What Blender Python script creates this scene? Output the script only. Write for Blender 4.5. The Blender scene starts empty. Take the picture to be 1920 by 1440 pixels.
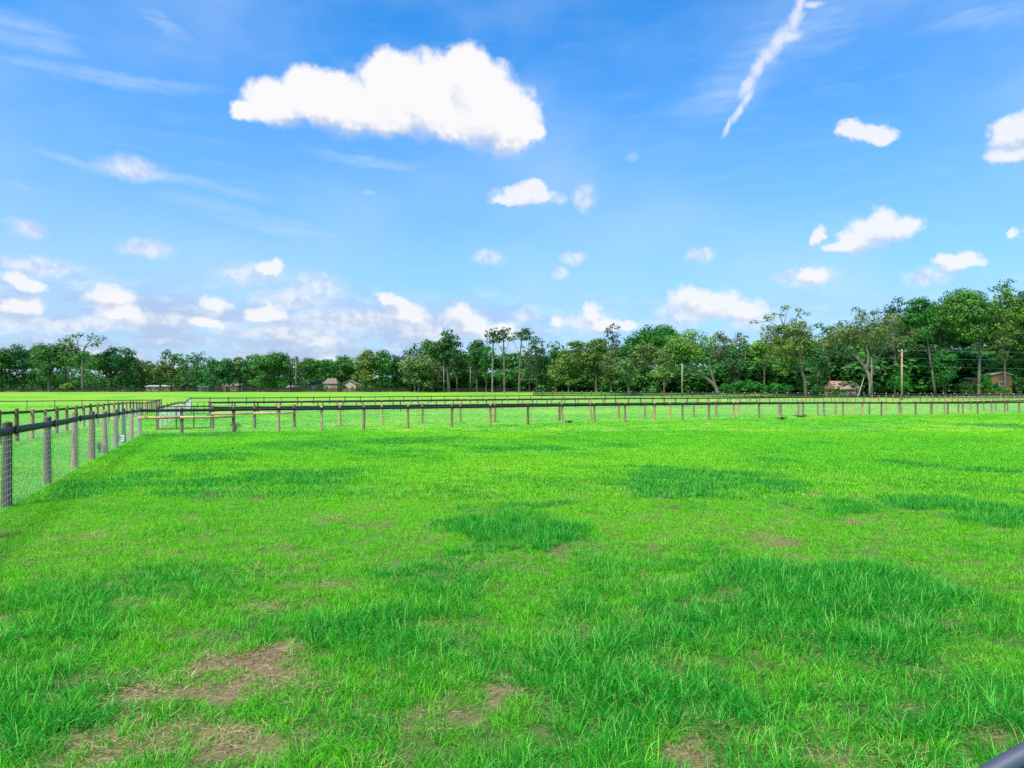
import bpy, math, random
import numpy as np
from mathutils import Vector, Matrix, Euler

# ------------------------------------------------------------ camera, sky, sun, exposure
F, CX, HY, CAMZ = 1280.0, 960.0, 733.0, 1.9      # focal length in photo pixels, centre column, horizon row, eye height
S = bpy.context.scene
COL = S.collection
cam = bpy.data.objects.new('camera', bpy.data.cameras.new('camera'))
COL.objects.link(cam)
cam.location = (0, 0, CAMZ)
cam.rotation_euler = (math.radians(90), 0, 0)
cam.data.sensor_width = 36
cam.data.lens = F / 1920 * 36
cam.data.shift_y = (HY - 720) / 1920
cam.data.clip_start = 0.05
cam.data.clip_end = 6000
S.camera = cam

SUN_EL, SUN_AZ = math.radians(56), math.radians(215)   # azimuth clockwise from +Y (the view direction)
sun = bpy.data.objects.new('sun', bpy.data.lights.new('sun', 'SUN'))
COL.objects.link(sun)
sun.data.energy = 3.9
sun.data.angle = math.radians(16)
sun.data.color = (1.0, 0.94, 0.80)
sd = Vector((math.sin(SUN_AZ) * math.cos(SUN_EL), math.cos(SUN_AZ) * math.cos(SUN_EL), math.sin(SUN_EL)))
sun.rotation_euler = (-sd).to_track_quat('-Z', 'Y').to_euler()
S.view_settings.view_transform = 'Standard'
S.view_settings.look = 'None'
S.view_settings.gamma = 1
S.view_settings.exposure = 0.9
S.view_settings.use_curve_mapping = False
S.cycles.max_bounces = 6
S.cycles.transparent_max_bounces = 6
S.cycles.use_denoising = False
S.cycles.sample_clamp_indirect = 3.0
S.cycles.sample_clamp_direct = 12.0

W = bpy.data.worlds.new('World')
S.world = W
W.use_nodes = True
NT = W.node_tree
NT.nodes.clear()

def nn(nt, t, **kw):
    n = nt.nodes.new(t)
    for k, v in kw.items():
        setattr(n, k, v)
    return n

def sk(nt, a, b):
    nt.links.new(a, b)

def mth(nt, op, a, b=None, clamp=False):
    n = nn(nt, 'ShaderNodeMath', operation=op)
    n.use_clamp = clamp
    for i, v in enumerate((a, b)):
        if v is None:
            continue
        if isinstance(v, (int, float)):
            n.inputs[i].default_value = v
        else:
            sk(nt, v, n.inputs[i])
    return n.outputs[0]

def mrange(nt, v, a, b, c=0.0, d=1.0, smooth=True):
    n = nn(nt, 'ShaderNodeMapRange')
    n.interpolation_type = 'SMOOTHSTEP' if smooth else 'LINEAR'
    sk(nt, v, n.inputs['Value'])
    for k, x in zip(('From Min', 'From Max', 'To Min', 'To Max'), (a, b, c, d)):
        n.inputs[k].default_value = x
    return n.outputs['Result']

def mixc(nt, f, a, b, mode='MIX'):
    n = nn(nt, 'ShaderNodeMix', data_type='RGBA', blend_type=mode)
    for i, v in ((0, f), (6, a), (7, b)):
        if isinstance(v, (int, float)):
            n.inputs[i].default_value = v
        elif isinstance(v, tuple):
            n.inputs[i].default_value = (*v[:3], 1)
        else:
            sk(nt, v, n.inputs[i])
    return n.outputs[2]

def azel(x, y):
    u, v = (x - CX) / F, (HY - y) / F
    return math.atan(u), math.atan2(v, math.hypot(1, u))

# clouds as soft lobes on the sky sphere: (x, y, half-width, half-height, tilt in degrees)
BIG = [(520, 195, 75, 45, 0), (575, 175, 60, 50, 0), (640, 195, 120, 60, 5), (735, 175, 80, 75, 0), (800, 180, 120, 80, 0),
       (875, 140, 62, 58, 0), (905, 200, 110, 85, 20), (950, 230, 75, 65, 0), (850, 225, 150, 45, 8), (1000, 245, 26, 18, 0), (700, 215, 150, 38, 4),
       (470, 205, 45, 20, -8)]
MED = [(990, 368, 80, 24, 0), (1000, 355, 40, 22, 0), (960, 374, 50, 14, 0), (1625, 250, 62, 20, 14), (1600, 243, 36, 20, 0), (1655, 262, 32, 10, 10),
       (1900, 255, 50, 42, 0), (1925, 240, 55, 38, 0), (1890, 290, 45, 20, 10), (1645, 430, 75, 42, 0), (1620, 445, 60, 30, 0), (1690, 430, 40, 30, 0),
       (1585, 462, 60, 14, 0), (1533, 445, 14, 26, 25), (1797, 490, 48, 24, 0), (1775, 485, 28, 20, 0), (1522, 515, 34, 22, 0),
       (1300, 560, 62, 34, 8), (1340, 572, 78, 36, 5), (1385, 580, 58, 28, 5), (1112, 590, 26, 28, 0), (1130, 610, 50, 22, 0), (1045, 603, 16, 15, 0),
       (1170, 610, 34, 14, 0), (1900, 437, 16, 14, 0), 
       (510, 503, 30, 20, 0), (35, 528, 58, 18, 14), (215, 556, 58, 26, 0), (40, 575, 60, 24, 0),
       (225, 585, 60, 22, 0), (400, 572, 46, 20, 10), (500, 590, 46, 22, 0), (740, 565, 46, 17, 22), (765, 590, 60, 24, 10),
       (865, 590, 36, 30, 20), (890, 612, 52, 26, 15), (390, 605, 40, 15, 0), (930, 622, 60, 22, 0)]
FAINT = [(242, 315, 62, 28, 0), (275, 467, 60, 22, 0), (50, 430, 42, 22, 0), (1075, 484, 34, 13, 0), (1052, 512, 20, 14, 0), (916, 484, 36, 17, 0), (1095, 370, 26, 28, 0), (1312, 478, 32, 20, 0),
         (75, 500, 90, 21, 0), (600, 535, 56, 32, 0), (120, 610, 130, 18, 0), (640, 600, 130, 30, 0), (320, 600, 90, 16, 0), (1280, 590, 70, 28, 0), (1410, 600, 60, 28, 0), (1735, 520, 48, 24, 0), (1520, 520, 60, 24, 0),
         (470, 513, 84, 26, -3), (560, 562, 80, 24, 0), (800, 612, 90, 30, 0), (1480, 520, 34, 16, 0), (1085, 605, 60, 22, 0), (540, 625, 160, 16, 0), (985, 590, 30, 12, 0)]
WISP = [(310, 40, 95, 22, 17), (520, 420, 250, 26, 9), (300, 330, 300, 14, 4), (200, 140, 260, 20, -3), (60, 60, 140, 40, 0),
        (1850, 30, 160, 40, 6), (1500, 60, 190, 60, -8), (1380, 150, 160, 60, -20), (40, 350, 60, 9, 3), (700, 300, 140, 14, 5), (20, 470, 70, 26, 0), (690, 362, 24, 9, 0), (1190, 290, 18, 12, 0)]
TRAIL = [(1365, 238, 22, 6, -58), (1385, 210, 26, 8, -58), (1400, 186, 20, 9, -66), (1402, 160, 28, 12, -60), (1422, 125, 30, 13, -55), (1438, 104, 20, 13, 30), (1460, 78, 36, 16, -50),
         (1480, 68, 26, 11, 0), (1492, 35, 30, 14, -70), (1500, 8, 26, 10, -80), (1522, 8, 26, 6, 5)]

def cloud_group(name, blobs, expo=1.0):
    g = bpy.data.node_groups.new(name, 'ShaderNodeTree')
    g.interface.new_socket('P', in_out='INPUT', socket_type='NodeSocketVector')
    g.interface.new_socket('D', in_out='OUTPUT', socket_type='NodeSocketFloat')
    gi, go = g.nodes.new('NodeGroupInput'), g.nodes.new('NodeGroupOutput')
    acc = None
    for x, y, rx, ry, t in blobs:
        a, e = azel(x, y)
        k = math.cos(a)
        m = nn(g, 'ShaderNodeMapping', vector_type='TEXTURE')
        m.inputs['Location'].default_value = (a, e, 0)
        m.inputs['Rotation'].default_value = (0, 0, -math.radians(t))
        m.inputs['Scale'].default_value = (rx / F * k, ry / F * k, 1)
        if acc is None:
            sk(g, gi.outputs[0], m.inputs['Vector'])
        else:                # read in turn, lobe after lobe, which keeps the shader's working set small
            ma = nn(g, 'ShaderNodeVectorMath', operation='MULTIPLY_ADD')
            sk(g, acc, ma.inputs[0]); ma.inputs[1].default_value = (1e-7, 1e-7, 1e-7); sk(g, gi.outputs[0], ma.inputs[2])
            sk(g, ma.outputs[0], m.inputs['Vector'])
        l = nn(g, 'ShaderNodeVectorMath', operation='LENGTH')
        sk(g, m.outputs[0], l.inputs[0])
        d = mth(g, 'SUBTRACT', 1.0, l.outputs['Value'])
        if acc is None:
            acc = d
        else:
            mx = nn(g, 'ShaderNodeMath', operation='SMOOTH_MAX')
            sk(g, acc, mx.inputs[0]); sk(g, d, mx.inputs[1]); mx.inputs[2].default_value = 0.12
            acc = mx.outputs[0]
    sk(g, acc, go.inputs[0])
    return g

def world():
    sky = nn(NT, 'ShaderNodeTexSky', sky_type='NISHITA')
    sky.sun_disc = False
    sky.sun_elevation = SUN_EL
    sky.sun_rotation = SUN_AZ
    sky.altitude = 0
    sky.air_density = 1.0
    sky.dust_density = 0.6
    sky.ozone_density = 2.5
    tc = nn(NT, 'ShaderNodeTexCoord')
    sx = nn(NT, 'ShaderNodeSeparateXYZ')
    sk(NT, tc.outputs['Generated'], sx.inputs[0])
    az = mth(NT, 'ARCTAN2', sx.outputs[0], sx.outputs[1])
    el = mth(NT, 'ARCSINE', sx.outputs[2])
    cb = nn(NT, 'ShaderNodeCombineXYZ')
    sk(NT, az, cb.inputs[0]); sk(NT, el, cb.inputs[1])
    P = cb.outputs[0]

    def noise(vec, scale, detail, rough=0.55, sc3=(1, 1, 1), col=False):
        mp = nn(NT, 'ShaderNodeMapping')
        mp.inputs['Scale'].default_value = sc3
        sk(NT, vec, mp.inputs[0])
        n = nn(NT, 'ShaderNodeTexNoise')
        n.inputs['Scale'].default_value = scale
        n.inputs['Detail'].default_value = detail
        n.inputs['Roughness'].default_value = rough
        sk(NT, mp.outputs[0], n.inputs['Vector'])
        return n.outputs['Color' if col else 'Fac']

    def warp(vec, scale, amt, detail=6, rough=0.6):
        c = noise(vec, scale, detail, rough, col=True)
        s1 = nn(NT, 'ShaderNodeVectorMath', operation='SUBTRACT')
        sk(NT, c, s1.inputs[0]); s1.inputs[1].default_value = (.5, .5, .5)
        s2 = nn(NT, 'ShaderNodeVectorMath', operation='MULTIPLY')
        sk(NT, s1.outputs[0], s2.inputs[0]); s2.inputs[1].default_value = (amt, amt * .8, 0)
        s3 = nn(NT, 'ShaderNodeVectorMath', operation='ADD')
        sk(NT, vec, s3.inputs[0]); sk(NT, s2.outputs[0], s3.inputs[1])
        return s3.outputs[0]

    def shift(vec, dx, dy):
        s3 = nn(NT, 'ShaderNodeVectorMath', operation='ADD')
        sk(NT, vec, s3.inputs[0]); s3.inputs[1].default_value = (dx, dy, 0)
        return s3.outputs[0]

    def grp(g, vec):
        n = nn(NT, 'ShaderNodeGroup'); n.node_tree = g
        sk(NT, vec, n.inputs[0])
        return n.outputs[0]

    big, med = cloud_group('big_cloud', BIG), cloud_group('small_clouds', MED)
    fnt = cloud_group('faint_clouds', FAINT)
    wis, tra = cloud_group('wisps', WISP), cloud_group('trail', TRAIL)
    n_hi = noise(P, 55, 7, 0.62)
    n_lo = noise(P, 14, 5, 0.55)
    Wb = warp(P, 22, 0.035)
    Ws = warp(P, 45, 0.026)
    def puffs(vec, scale):
        v = nn(NT, 'ShaderNodeTexVoronoi', voronoi_dimensions='2D', feature='SMOOTH_F1')
        v.inputs['Scale'].default_value = scale
        v.inputs['Detail'].default_value = 2.0
        v.inputs['Roughness'].default_value = 0.55
        v.inputs['Smoothness'].default_value = 0.6
        sk(NT, vec, v.inputs['Vector'])
        return mth(NT, 'SUBTRACT', 0.45, v.outputs['Distance'])
    pf = puffs(warp(P, 30, 0.012), 34)
    pf2 = puffs(shift(warp(P, 30, 0.012), 0.002, 0.007), 34)
    db = mth(NT, 'ADD', grp(big, Wb), 0.05)
    dbe = mth(NT, 'ADD', db, mth(NT, 'ADD', mth(NT, 'MULTIPLY', mth(NT, 'SUBTRACT', n_hi, 0.5), 0.26), mth(NT, 'ADD', mth(NT, 'MULTIPLY', mth(NT, 'SUBTRACT', n_lo, 0.5), 0.3), mth(NT, 'MULTIPLY', pf, 0.16))))
    db_up = grp(big, shift(Wb, 0.010, 0.045))
    # softer underside than top
    under = mrange(NT, mth(NT, 'SUBTRACT', db_up, db), -0.1, 0.6)
    under2 = mrange(NT, mth(NT, 'SUBTRACT', db_up, db), -0.05, 0.45)
    mb = mth(NT, 'ADD', mth(NT, 'MULTIPLY', mrange(NT, dbe, 0.0, 0.32), mth(NT, 'SUBTRACT', 1.0, under2)), mth(NT, 'MULTIPLY', mrange(NT, dbe, -0.02, 0.60), under2))
    ds = grp(med, Ws)
    dse = mth(NT, 'ADD', ds, mth(NT, 'ADD', mth(NT, 'MULTIPLY', mth(NT, 'SUBTRACT', n_hi, 0.5), 0.5), mth(NT, 'MULTIPLY', pf, 0.35)))
    ds_up = grp(med, shift(Ws, 0.004, 0.014))
    ms = mrange(NT, dse, -0.06, 0.42)
    mf = mrange(NT, mth(NT, 'ADD', grp(fnt, Ws), mth(NT, 'MULTIPLY', mth(NT, 'SUBTRACT', n_lo, 0.5), 0.7)), -0.1, 0.75)
    # generic fair-weather clouds in the parts of the sky the lobes do not describe
    gz = noise(P, 5.0, 8, 0.6, (1, 2.0, 1))
    side = mrange(NT, mth(NT, 'ABSOLUTE', az), 0.68, 0.9)
    high = mrange(NT, el, 0.56, 0.75)
    outm = mth(NT, 'MAXIMUM', side, high)
    mg = mth(NT, 'MULTIPLY', mrange(NT, gz, 0.55, 0.68), outm)
    # the layered bank low in the sky
    bank = noise(Ws, 9.0, 7, 0.6, (1, 3.6, 1))
    lowm = mrange(NT, el, 0.10, 0.165, 1.0, 0.0)
    west = mrange(NT, az, -0.12, 0.22, 1.0, 0.30)
    bk = mth(NT, 'MULTIPLY', mrange(NT, bank, 0.30, 0.58), mth(NT, 'MULTIPLY', lowm, west))
    # wisps
    dw = grp(wis, warp(P, 9, 0.05))
    streak = noise(P, 10, 7, 0.62, (1.0, 7.0, 1))
    mw = mth(NT, 'MULTIPLY', mrange(NT, dw, -0.2, 0.9), mrange(NT, streak, 0.10, 0.85))
    gw = mth(NT, 'MULTIPLY', mrange(NT, streak, 0.42, 0.85), 0.35)
    dt = mth(NT, 'ADD', grp(tra, warp(P, 60, 0.012)), mth(NT, 'MULTIPLY', mth(NT, 'SUBTRACT', noise(P, 90, 6, 0.65), 0.5), 0.9))
    mt = mth(NT, 'MULTIPLY', mrange(NT, dt, -0.20, 0.85), 0.66)

    # base: Nishita, deepened as the processed photograph shows it
    hs = nn(NT, 'ShaderNodeHueSaturation')
    hs.inputs['Saturation'].default_value = SKY_SAT
    hs.inputs['Hue'].default_value = 0.5
    sk(NT, sky.outputs[0], hs.inputs['Color'])
    base = mixc(NT, 1.0, hs.outputs[0], SKY_TINT, 'MULTIPLY')
    haze = mrange(NT, el, -0.02, 0.50, 1.0, 0.0, smooth=False)
    haze = mth(NT, 'MULTIPLY', mth(NT, 'POWER', haze, 1.35), 0.9)
    col0 = mixc(NT, haze, base, HAZE_C)
    gs = mixc(NT, mrange(NT, gz, 0.6, 0.75), CLOUD_C, SHADE_C)

    def bgnode(c):
        bg = nn(NT, 'ShaderNodeBackground')
        bg.inputs['Strength'].default_value = SKY_STR
        sk(NT, c, bg.inputs['Color'])
        return bg.outputs[0]
    # plain sky with fair-weather clouds all round
    outer = bgnode(mixc(NT, mg, col0, gs))
    # the part of the sky that holds the clouds of the photograph
    wmix = mth(NT, 'MULTIPLY', mth(NT, 'MAXIMUM', mth(NT, 'MAXIMUM', mth(NT, 'MULTIPLY', mw, 1.35), gw), mth(NT, 'MULTIPLY', mrange(NT, noise(P, 2.6, 4, 0.5, (1, 1.8, 1)), .38, .68), .75)), 0.42)
    col = mixc(NT, wmix, col0, WISP_C)
    bkc = mixc(NT, mrange(NT, noise(Ws, 16, 6, 0.6, (1, 3.0, 1)), 0.44, 0.70), BANK_C, CLOUD_C)
    col = mixc(NT, mth(NT, 'MULTIPLY', bk, 0.74), col, bkc)
    col = mixc(NT, mt, col, CLOUD_C)
    col = mixc(NT, mg, col, gs)
    col = mixc(NT, mth(NT, 'MULTIPLY', mf, 0.62), col, mixc(NT, mrange(NT, n_hi, .38, .6), SHADE_C, CLOUD_C))
    sc = mixc(NT, mrange(NT, mth(NT, 'ADD', mth(NT, 'SUBTRACT', ds_up, ds), mth(NT, 'MULTIPLY', mth(NT, 'SUBTRACT', n_hi, .5), 0.8)), -0.15, 0.55), CLOUD_C, SHADE_C)
    col = mixc(NT, mth(NT, 'MULTIPLY', ms, 0.88), col, sc)
    bs = mth(NT, 'ADD', mth(NT, 'SUBTRACT', db_up, db), mth(NT, 'ADD', mth(NT, 'MULTIPLY', mth(NT, 'SUBTRACT', n_lo, .5), .5), mth(NT, 'MULTIPLY', mth(NT, 'SUBTRACT', pf2, pf), 0.7)))
    core = mrange(NT, db, 0.38, 0.75)          # the thick middle stays lit through; bases and thin parts grey
    bc = mixc(NT, mth(NT, 'MULTIPLY', mrange(NT, bs, -0.22, 0.36), mth(NT, 'SUBTRACT', 1.0, mth(NT, 'MULTIPLY', core, 0.75))), CLOUD_C, SHADE_C)
    col = mixc(NT, mb, col, bc)
    inner = bgnode(col)
    inside = mth(NT, 'MULTIPLY', mth(NT, 'LESS_THAN', mth(NT, 'ABSOLUTE', az), 0.92), mth(NT, 'MULTIPLY', mth(NT, 'LESS_THAN', el, 0.76), mth(NT, 'GREATER_THAN', el, -0.01)))
    mx = nn(NT, 'ShaderNodeMixShader')
    sk(NT, inside, mx.inputs[0]); sk(NT, outer, mx.inputs[1]); sk(NT, inner, mx.inputs[2])
    out = nn(NT, 'ShaderNodeOutputWorld')
    sk(NT, mx.outputs[0], out.inputs['Surface'])
    W.cycles.sampling_method = 'MANUAL'
    W.cycles.sample_map_resolution = 512

SKY_STR = 0.10
SKY_SAT = 1.30
SKY_TINT = (0.60, 1.25, 1.46)
HAZE_C = (2.3, 2.9, 4.6)
WISP_C = (3.4, 4.3, 5.5)
BANK_C = (2.5, 3.0, 4.2)
CLOUD_C = (5.15, 5.15, 5.25)
SHADE_C = (3.3, 3.7, 4.6)
world()

# ------------------------------------------------------------ helpers
def g2l(*c):
    return tuple(((v / 255) / 12.92 if v / 255 <= .04045 else ((v / 255 + .055) / 1.055) ** 2.4) for v in c)

def vnoise(x, y, seed=0):
    """lattice value noise 0..1"""
    xi, yi = np.floor(x).astype(np.int64), np.floor(y).astype(np.int64)
    xf, yf = x - xi, y - yi
    def h(a, b):
        n = (a * 374761393 + b * 668265263 + seed * 1442695041) & 0x7fffffff
        n = ((n ^ (n >> 13)) * 1274126177) & 0x7fffffff
        return ((n ^ (n >> 16)) & 0xffff) / 65535.0
    sx, sy = xf * xf * (3 - 2 * xf), yf * yf * (3 - 2 * yf)
    a, b, c, d = h(xi, yi), h(xi + 1, yi), h(xi, yi + 1), h(xi + 1, yi + 1)
    return (a * (1 - sx) + b * sx) * (1 - sy) + (c * (1 - sx) + d * sx) * sy

def fbm(x, y, seed=0, octv=4):
    s, a, t = 0, 1.0, 0
    for i in range(octv):
        s = s + a * vnoise(x * 2 ** i, y * 2 ** i, seed + i * 17)
        t += a
        a *= .5
    return s / t

_py = np.array([-400, 0, 10, 13, 17, 22.5, 28, 34, 50, 62, 74, 82, 90, 105, 118, 133, 162, 172, 180, 190, 200, 215, 235, 300, 400, 600, 1500, 4000.])
_pz = np.array([0, 0, 0, -.01, -.06, -.16, -.28, -.37, -.38, -.44, -.68, -.68, -.62, -.54, -.60, -.5, -.30, -.12, .1, .55, .95, 1.3, 1.5, 2.2, 4.0, 6.0, 12, 30.])
_gy = np.concatenate([np.arange(-60, 320, .5), np.arange(320, 4000, 20.)])
_gz = np.interp(_gy, _py, _pz)
_k = np.exp(-np.linspace(-2, 2, 9) ** 2)
_k /= _k.sum()
_gz[4:700] = np.convolve(_gz, _k, 'same')[4:700]

def gz(X, Y):
    X, Y = np.asarray(X, float), np.asarray(Y, float)
    z = np.interp(Y, _gy, _gz)
    amp = np.clip((Y - 1) / 8, 0, 1) * np.clip((60 - Y) / 30, 0, 1)
    return z + (vnoise(X / 3.1 + 50, Y / 3.1 + 9, 5) - .5) * .07 * amp

def gz1(X, Y):
    return float(gz(np.array([X]), np.array([Y]))[0])

def depth_at(y):
    """distance at which the ground shows at photo row y"""
    D = 10.0
    for _ in range(60):
        D = .5 * D + .5 * (CAMZ - float(np.interp(D, _gy, _gz))) * F / (y - HY)
    return D

def ux(x, D):
    return (x - CX) / F * D

def wp(x, y, D):
    return Vector((ux(x, D), D, CAMZ + (HY - y) / F * D))

def tag(o, label=None, cat=None, group=None, kind=None):
    for k, v in (('label', label), ('category', cat), ('group', group), ('kind', kind)):
        if v:
            o[k] = v
    return o

def empty(name, loc=(0, 0, 0), rz=0.0):
    o = bpy.data.objects.new(name, None)
    o.empty_display_size = .1
    COL.objects.link(o)
    o.location = loc
    o.rotation_euler = (0, 0, rz)
    return o

def put(name, me, parent=None, loc=(0, 0, 0), rot=(0, 0, 0)):
    o = bpy.data.objects.new(name, me)
    COL.objects.link(o)
    o.location = loc
    o.rotation_euler = rot
    if parent is not None:
        o.parent = parent
    return o

class MB:
    def __init__(self):
        self.v, self.f = [], []
    def add(self, vs, fs):
        b = len(self.v)
        self.v += [tuple(p) for p in vs]
        self.f += [tuple(i + b for i in f) for f in fs]
        return self
    def box(self, c, s, R=None):
        c = Vector(c)
        vs = []
        for dx in (-.5, .5):
            for dy in (-.5, .5):
                for dz in (-.5, .5):
                    p = Vector((dx * s[0], dy * s[1], dz * s[2]))
                    if R is not None:
                        p = R @ p
                    vs.append(c + p)
        return self.add(vs, [(0, 1, 3, 2), (4, 6, 7, 5), (0, 4, 5, 1), (2, 3, 7, 6), (0, 2, 6, 4), (1, 5, 7, 3)])
    def tube(self, pts, rad, n=8, cap=True):
        pts = [Vector(p) for p in pts]
        if isinstance(rad, (int, float)):
            rad = [rad] * len(pts)
        b = len(self.v)
        up = Vector((.31, .17, .93)).normalized()
        for i, p in enumerate(pts):
            t = (pts[min(i + 1, len(pts) - 1)] - pts[max(i - 1, 0)]).normalized()
            a = t.cross(up)
            if a.length < .05:
                a = t.cross(Vector((1, 0, 0)))
            a.normalize()
            c = t.cross(a)
            for j in range(n):
                an = 2 * math.pi * j / n
                self.v.append(tuple(p + (a * math.cos(an) + c * math.sin(an)) * rad[i]))
        for i in range(len(pts) - 1):
            for j in range(n):
                k = (j + 1) % n
                self.f.append((b + i * n + j, b + i * n + k, b + (i + 1) * n + k, b + (i + 1) * n + j))
        if cap:
            self.f.append(tuple(b + j for j in range(n))[::-1])
            self.f.append(tuple(b + (len(pts) - 1) * n + j for j in range(n)))
        return self
    def mesh(self, name, mat, smooth=False):
        me = bpy.data.meshes.new(name)
        me.from_pydata(self.v, [], self.f)
        me.materials.append(mat)
        if smooth:
            me.shade_smooth()
        me.update()
        return me

def npmesh(name, V, Fq, mat, smooth=False):
    """fast mesh from arrays; Fq is (n,3) or (n,4)"""
    me = bpy.data.meshes.new(name)
    me.vertices.add(len(V))
    me.vertices.foreach_set('co', np.asarray(V, np.float32).ravel())
    n, k = Fq.shape
    me.loops.add(n * k)
    me.loops.foreach_set('vertex_index', Fq.astype(np.int32).ravel())
    me.polygons.add(n)
    me.polygons.foreach_set('loop_start', np.arange(0, n * k, k, dtype=np.int32))
    me.polygons.foreach_set('loop_total', np.full(n, k, np.int32))
    if smooth:
        me.polygons.foreach_set('use_smooth', np.ones(n, bool))
    me.materials.append(mat)
    me.update(calc_edges=True)
    me.validate()
    return me

def fattr(me, name, vals, dom='POINT', typ='FLOAT'):
    a = me.attributes.new(name, typ, dom)
    a.data.foreach_set('vector' if typ == 'FLOAT_VECTOR' else 'value', np.asarray(vals).ravel())

# ------------------------------------------------------------ materials
def mat(name):
    m = bpy.data.materials.new(name)
    m.use_nodes = True
    nt = m.node_tree
    b = nt.nodes['Principled BSDF']
    return m, nt, b

def nz(nt, scale, detail=4, rough=.6, sc3=None, coord='Object', out='Fac'):
    tc = nn(nt, 'ShaderNodeTexCoord')
    v = tc.outputs[coord]
    if sc3:
        mp = nn(nt, 'ShaderNodeMapping')
        mp.inputs['Scale'].default_value = sc3
        sk(nt, v, mp.inputs[0])
        v = mp.outputs[0]
    n = nn(nt, 'ShaderNodeTexNoise')
    n.inputs['Scale'].default_value = scale
    n.inputs['Detail'].default_value = detail
    n.inputs['Roughness'].default_value = rough
    sk(nt, v, n.inputs['Vector'])
    return n.outputs[out]

def bump(nt, b, h, s=.5, d=.02):
    n = nn(nt, 'ShaderNodeBump')
    n.inputs['Strength'].default_value = s
    n.inputs['Distance'].default_value = d
    sk(nt, h, n.inputs['Height'])
    sk(nt, n.outputs[0], b.inputs['Normal'])

def simple(name, c, rough=.7, metal=0.0, var=.15, scale=4.0, sc3=None, bm=0.0, spec=.4):
    m, nt, b = mat(name)
    f = nz(nt, scale, 5, .65, sc3)
    lo = tuple(max(0, x * (1 - var)) for x in c)
    hi = tuple(x * (1 + var) for x in c)
    sk(nt, mixc(nt, mrange(nt, f, .3, .7), lo, hi), b.inputs['Base Color'])
    b.inputs['Roughness'].default_value = rough
    b.inputs['Metallic'].default_value = metal
    b.inputs['Specular IOR Level'].default_value = spec
    if bm:
        bump(nt, b, f, .6, bm)
    return m

WOODS = {}
def wood_mat(name, cols, scale=3.0):
    """weathered round timber: each post its own tone, long grain, dark checks"""
    m, nt, b = mat(name)
    oi = nn(nt, 'ShaderNodeObjectInfo')
    tone = oi.outputs['Color']
    WOODS[m.name] = cols
    g = nz(nt, scale, 6, .75, (12, 12, .8))
    c = tone
    c = mixc(nt, 1.0, c, mixc(nt, mrange(nt, g, .3, .6), (.30, .28, .27), (1.5, 1.4, 1.28)), 'MULTIPLY')
    k = nz(nt, 4, 5, .6, (1.6, 1.6, 1))
    c = mixc(nt, mth(nt, 'MULTIPLY', mrange(nt, k, .52, .66), .55), c, (.10, .08, .055))
    sk(nt, c, b.inputs['Base Color'])
    b.inputs['Roughness'].default_value = .85
    b.inputs['Specular IOR Level'].default_value = .2
    bump(nt, b, g, .7, .01)
    return m

M = {}
M['post_grey'] = wood_mat('weathered_post', [(.16, .125, .085), (.25, .17, .105), (.065, .058, .048), (.29, .19, .115), (.12, .10, .08), (.25, .165, .10), (.08, .07, .055)])
M['post_tan'] = wood_mat('tan_post', [(.26, .155, .07), (.34, .215, .10), (.13, .09, .05), (.38, .255, .13), (.22, .135, .065), (.20, .15, .10)])
M['rail_wood'] = wood_mat('peeled_rail', [(.66, .46, .22), (.74, .54, .28)])
M['black_rail'] = simple('black_rail', (.020, .022, .020), .55, var=.3, scale=2.5, spec=.25)
M['black_metal'] = simple('black_metal', (.012, .012, .013), .45, .0, .3)
M['black_board'] = simple('black_board', (.010, .010, .010), .8, var=.4)
M['wire'] = simple('galvanised_wire', (.66, .67, .66), .7, 0, .1, spec=.2)
M['cable'] = simple('cable', (.10, .10, .10), .6)
M['bark'] = simple('bark', (.13, .10, .075), .9, var=.45, scale=1.6, sc3=(1, 1, .35), bm=.05, spec=.15)
M['bark_pale'] = simple('pale_bark', (.165, .145, .115), .9, var=.4, scale=1.6, sc3=(1, 1, .35), bm=.05, spec=.15)
M['pole_wood'] = simple('pole_wood', (.31, .245, .14), .85, var=.2, scale=3, sc3=(4, 4, .3), spec=.2)
M['white'] = simple('white_paint', (.75, .75, .73), .5, var=.05)
M['cream'] = simple('cream_wall', (.38, .31, .23), .8, var=.12)
M['tan_wall'] = simple('tan_wall', (.27, .17, .10), .85, var=.15)
M['orange_wall'] = simple('orange_brown_wall', (.27, .125, .055), .85, var=.12)
M['grey_wall'] = simple('grey_wall', (.22, .24, .26), .8, var=.12)
M['pink_roof'] = simple('pink_roof', (.36, .215, .18), .8, var=.15, scale=6)
M['brown_roof'] = simple('brown_shingle_roof', (.17, .125, .10), .9, var=.3, scale=5)
M['pale_roof'] = simple('pale_roof', (.36, .35, .33), .6, var=.1)
M['glass'] = simple('dark_window_glass', (.03, .035, .04), .12, var=.2, spec=.6)
M['road'] = simple('pale_road', (.40, .38, .35), .9, var=.15)
M['moss'] = simple('spanish_moss', (.13, .15, .10), .95, var=.25, spec=.1)

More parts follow.
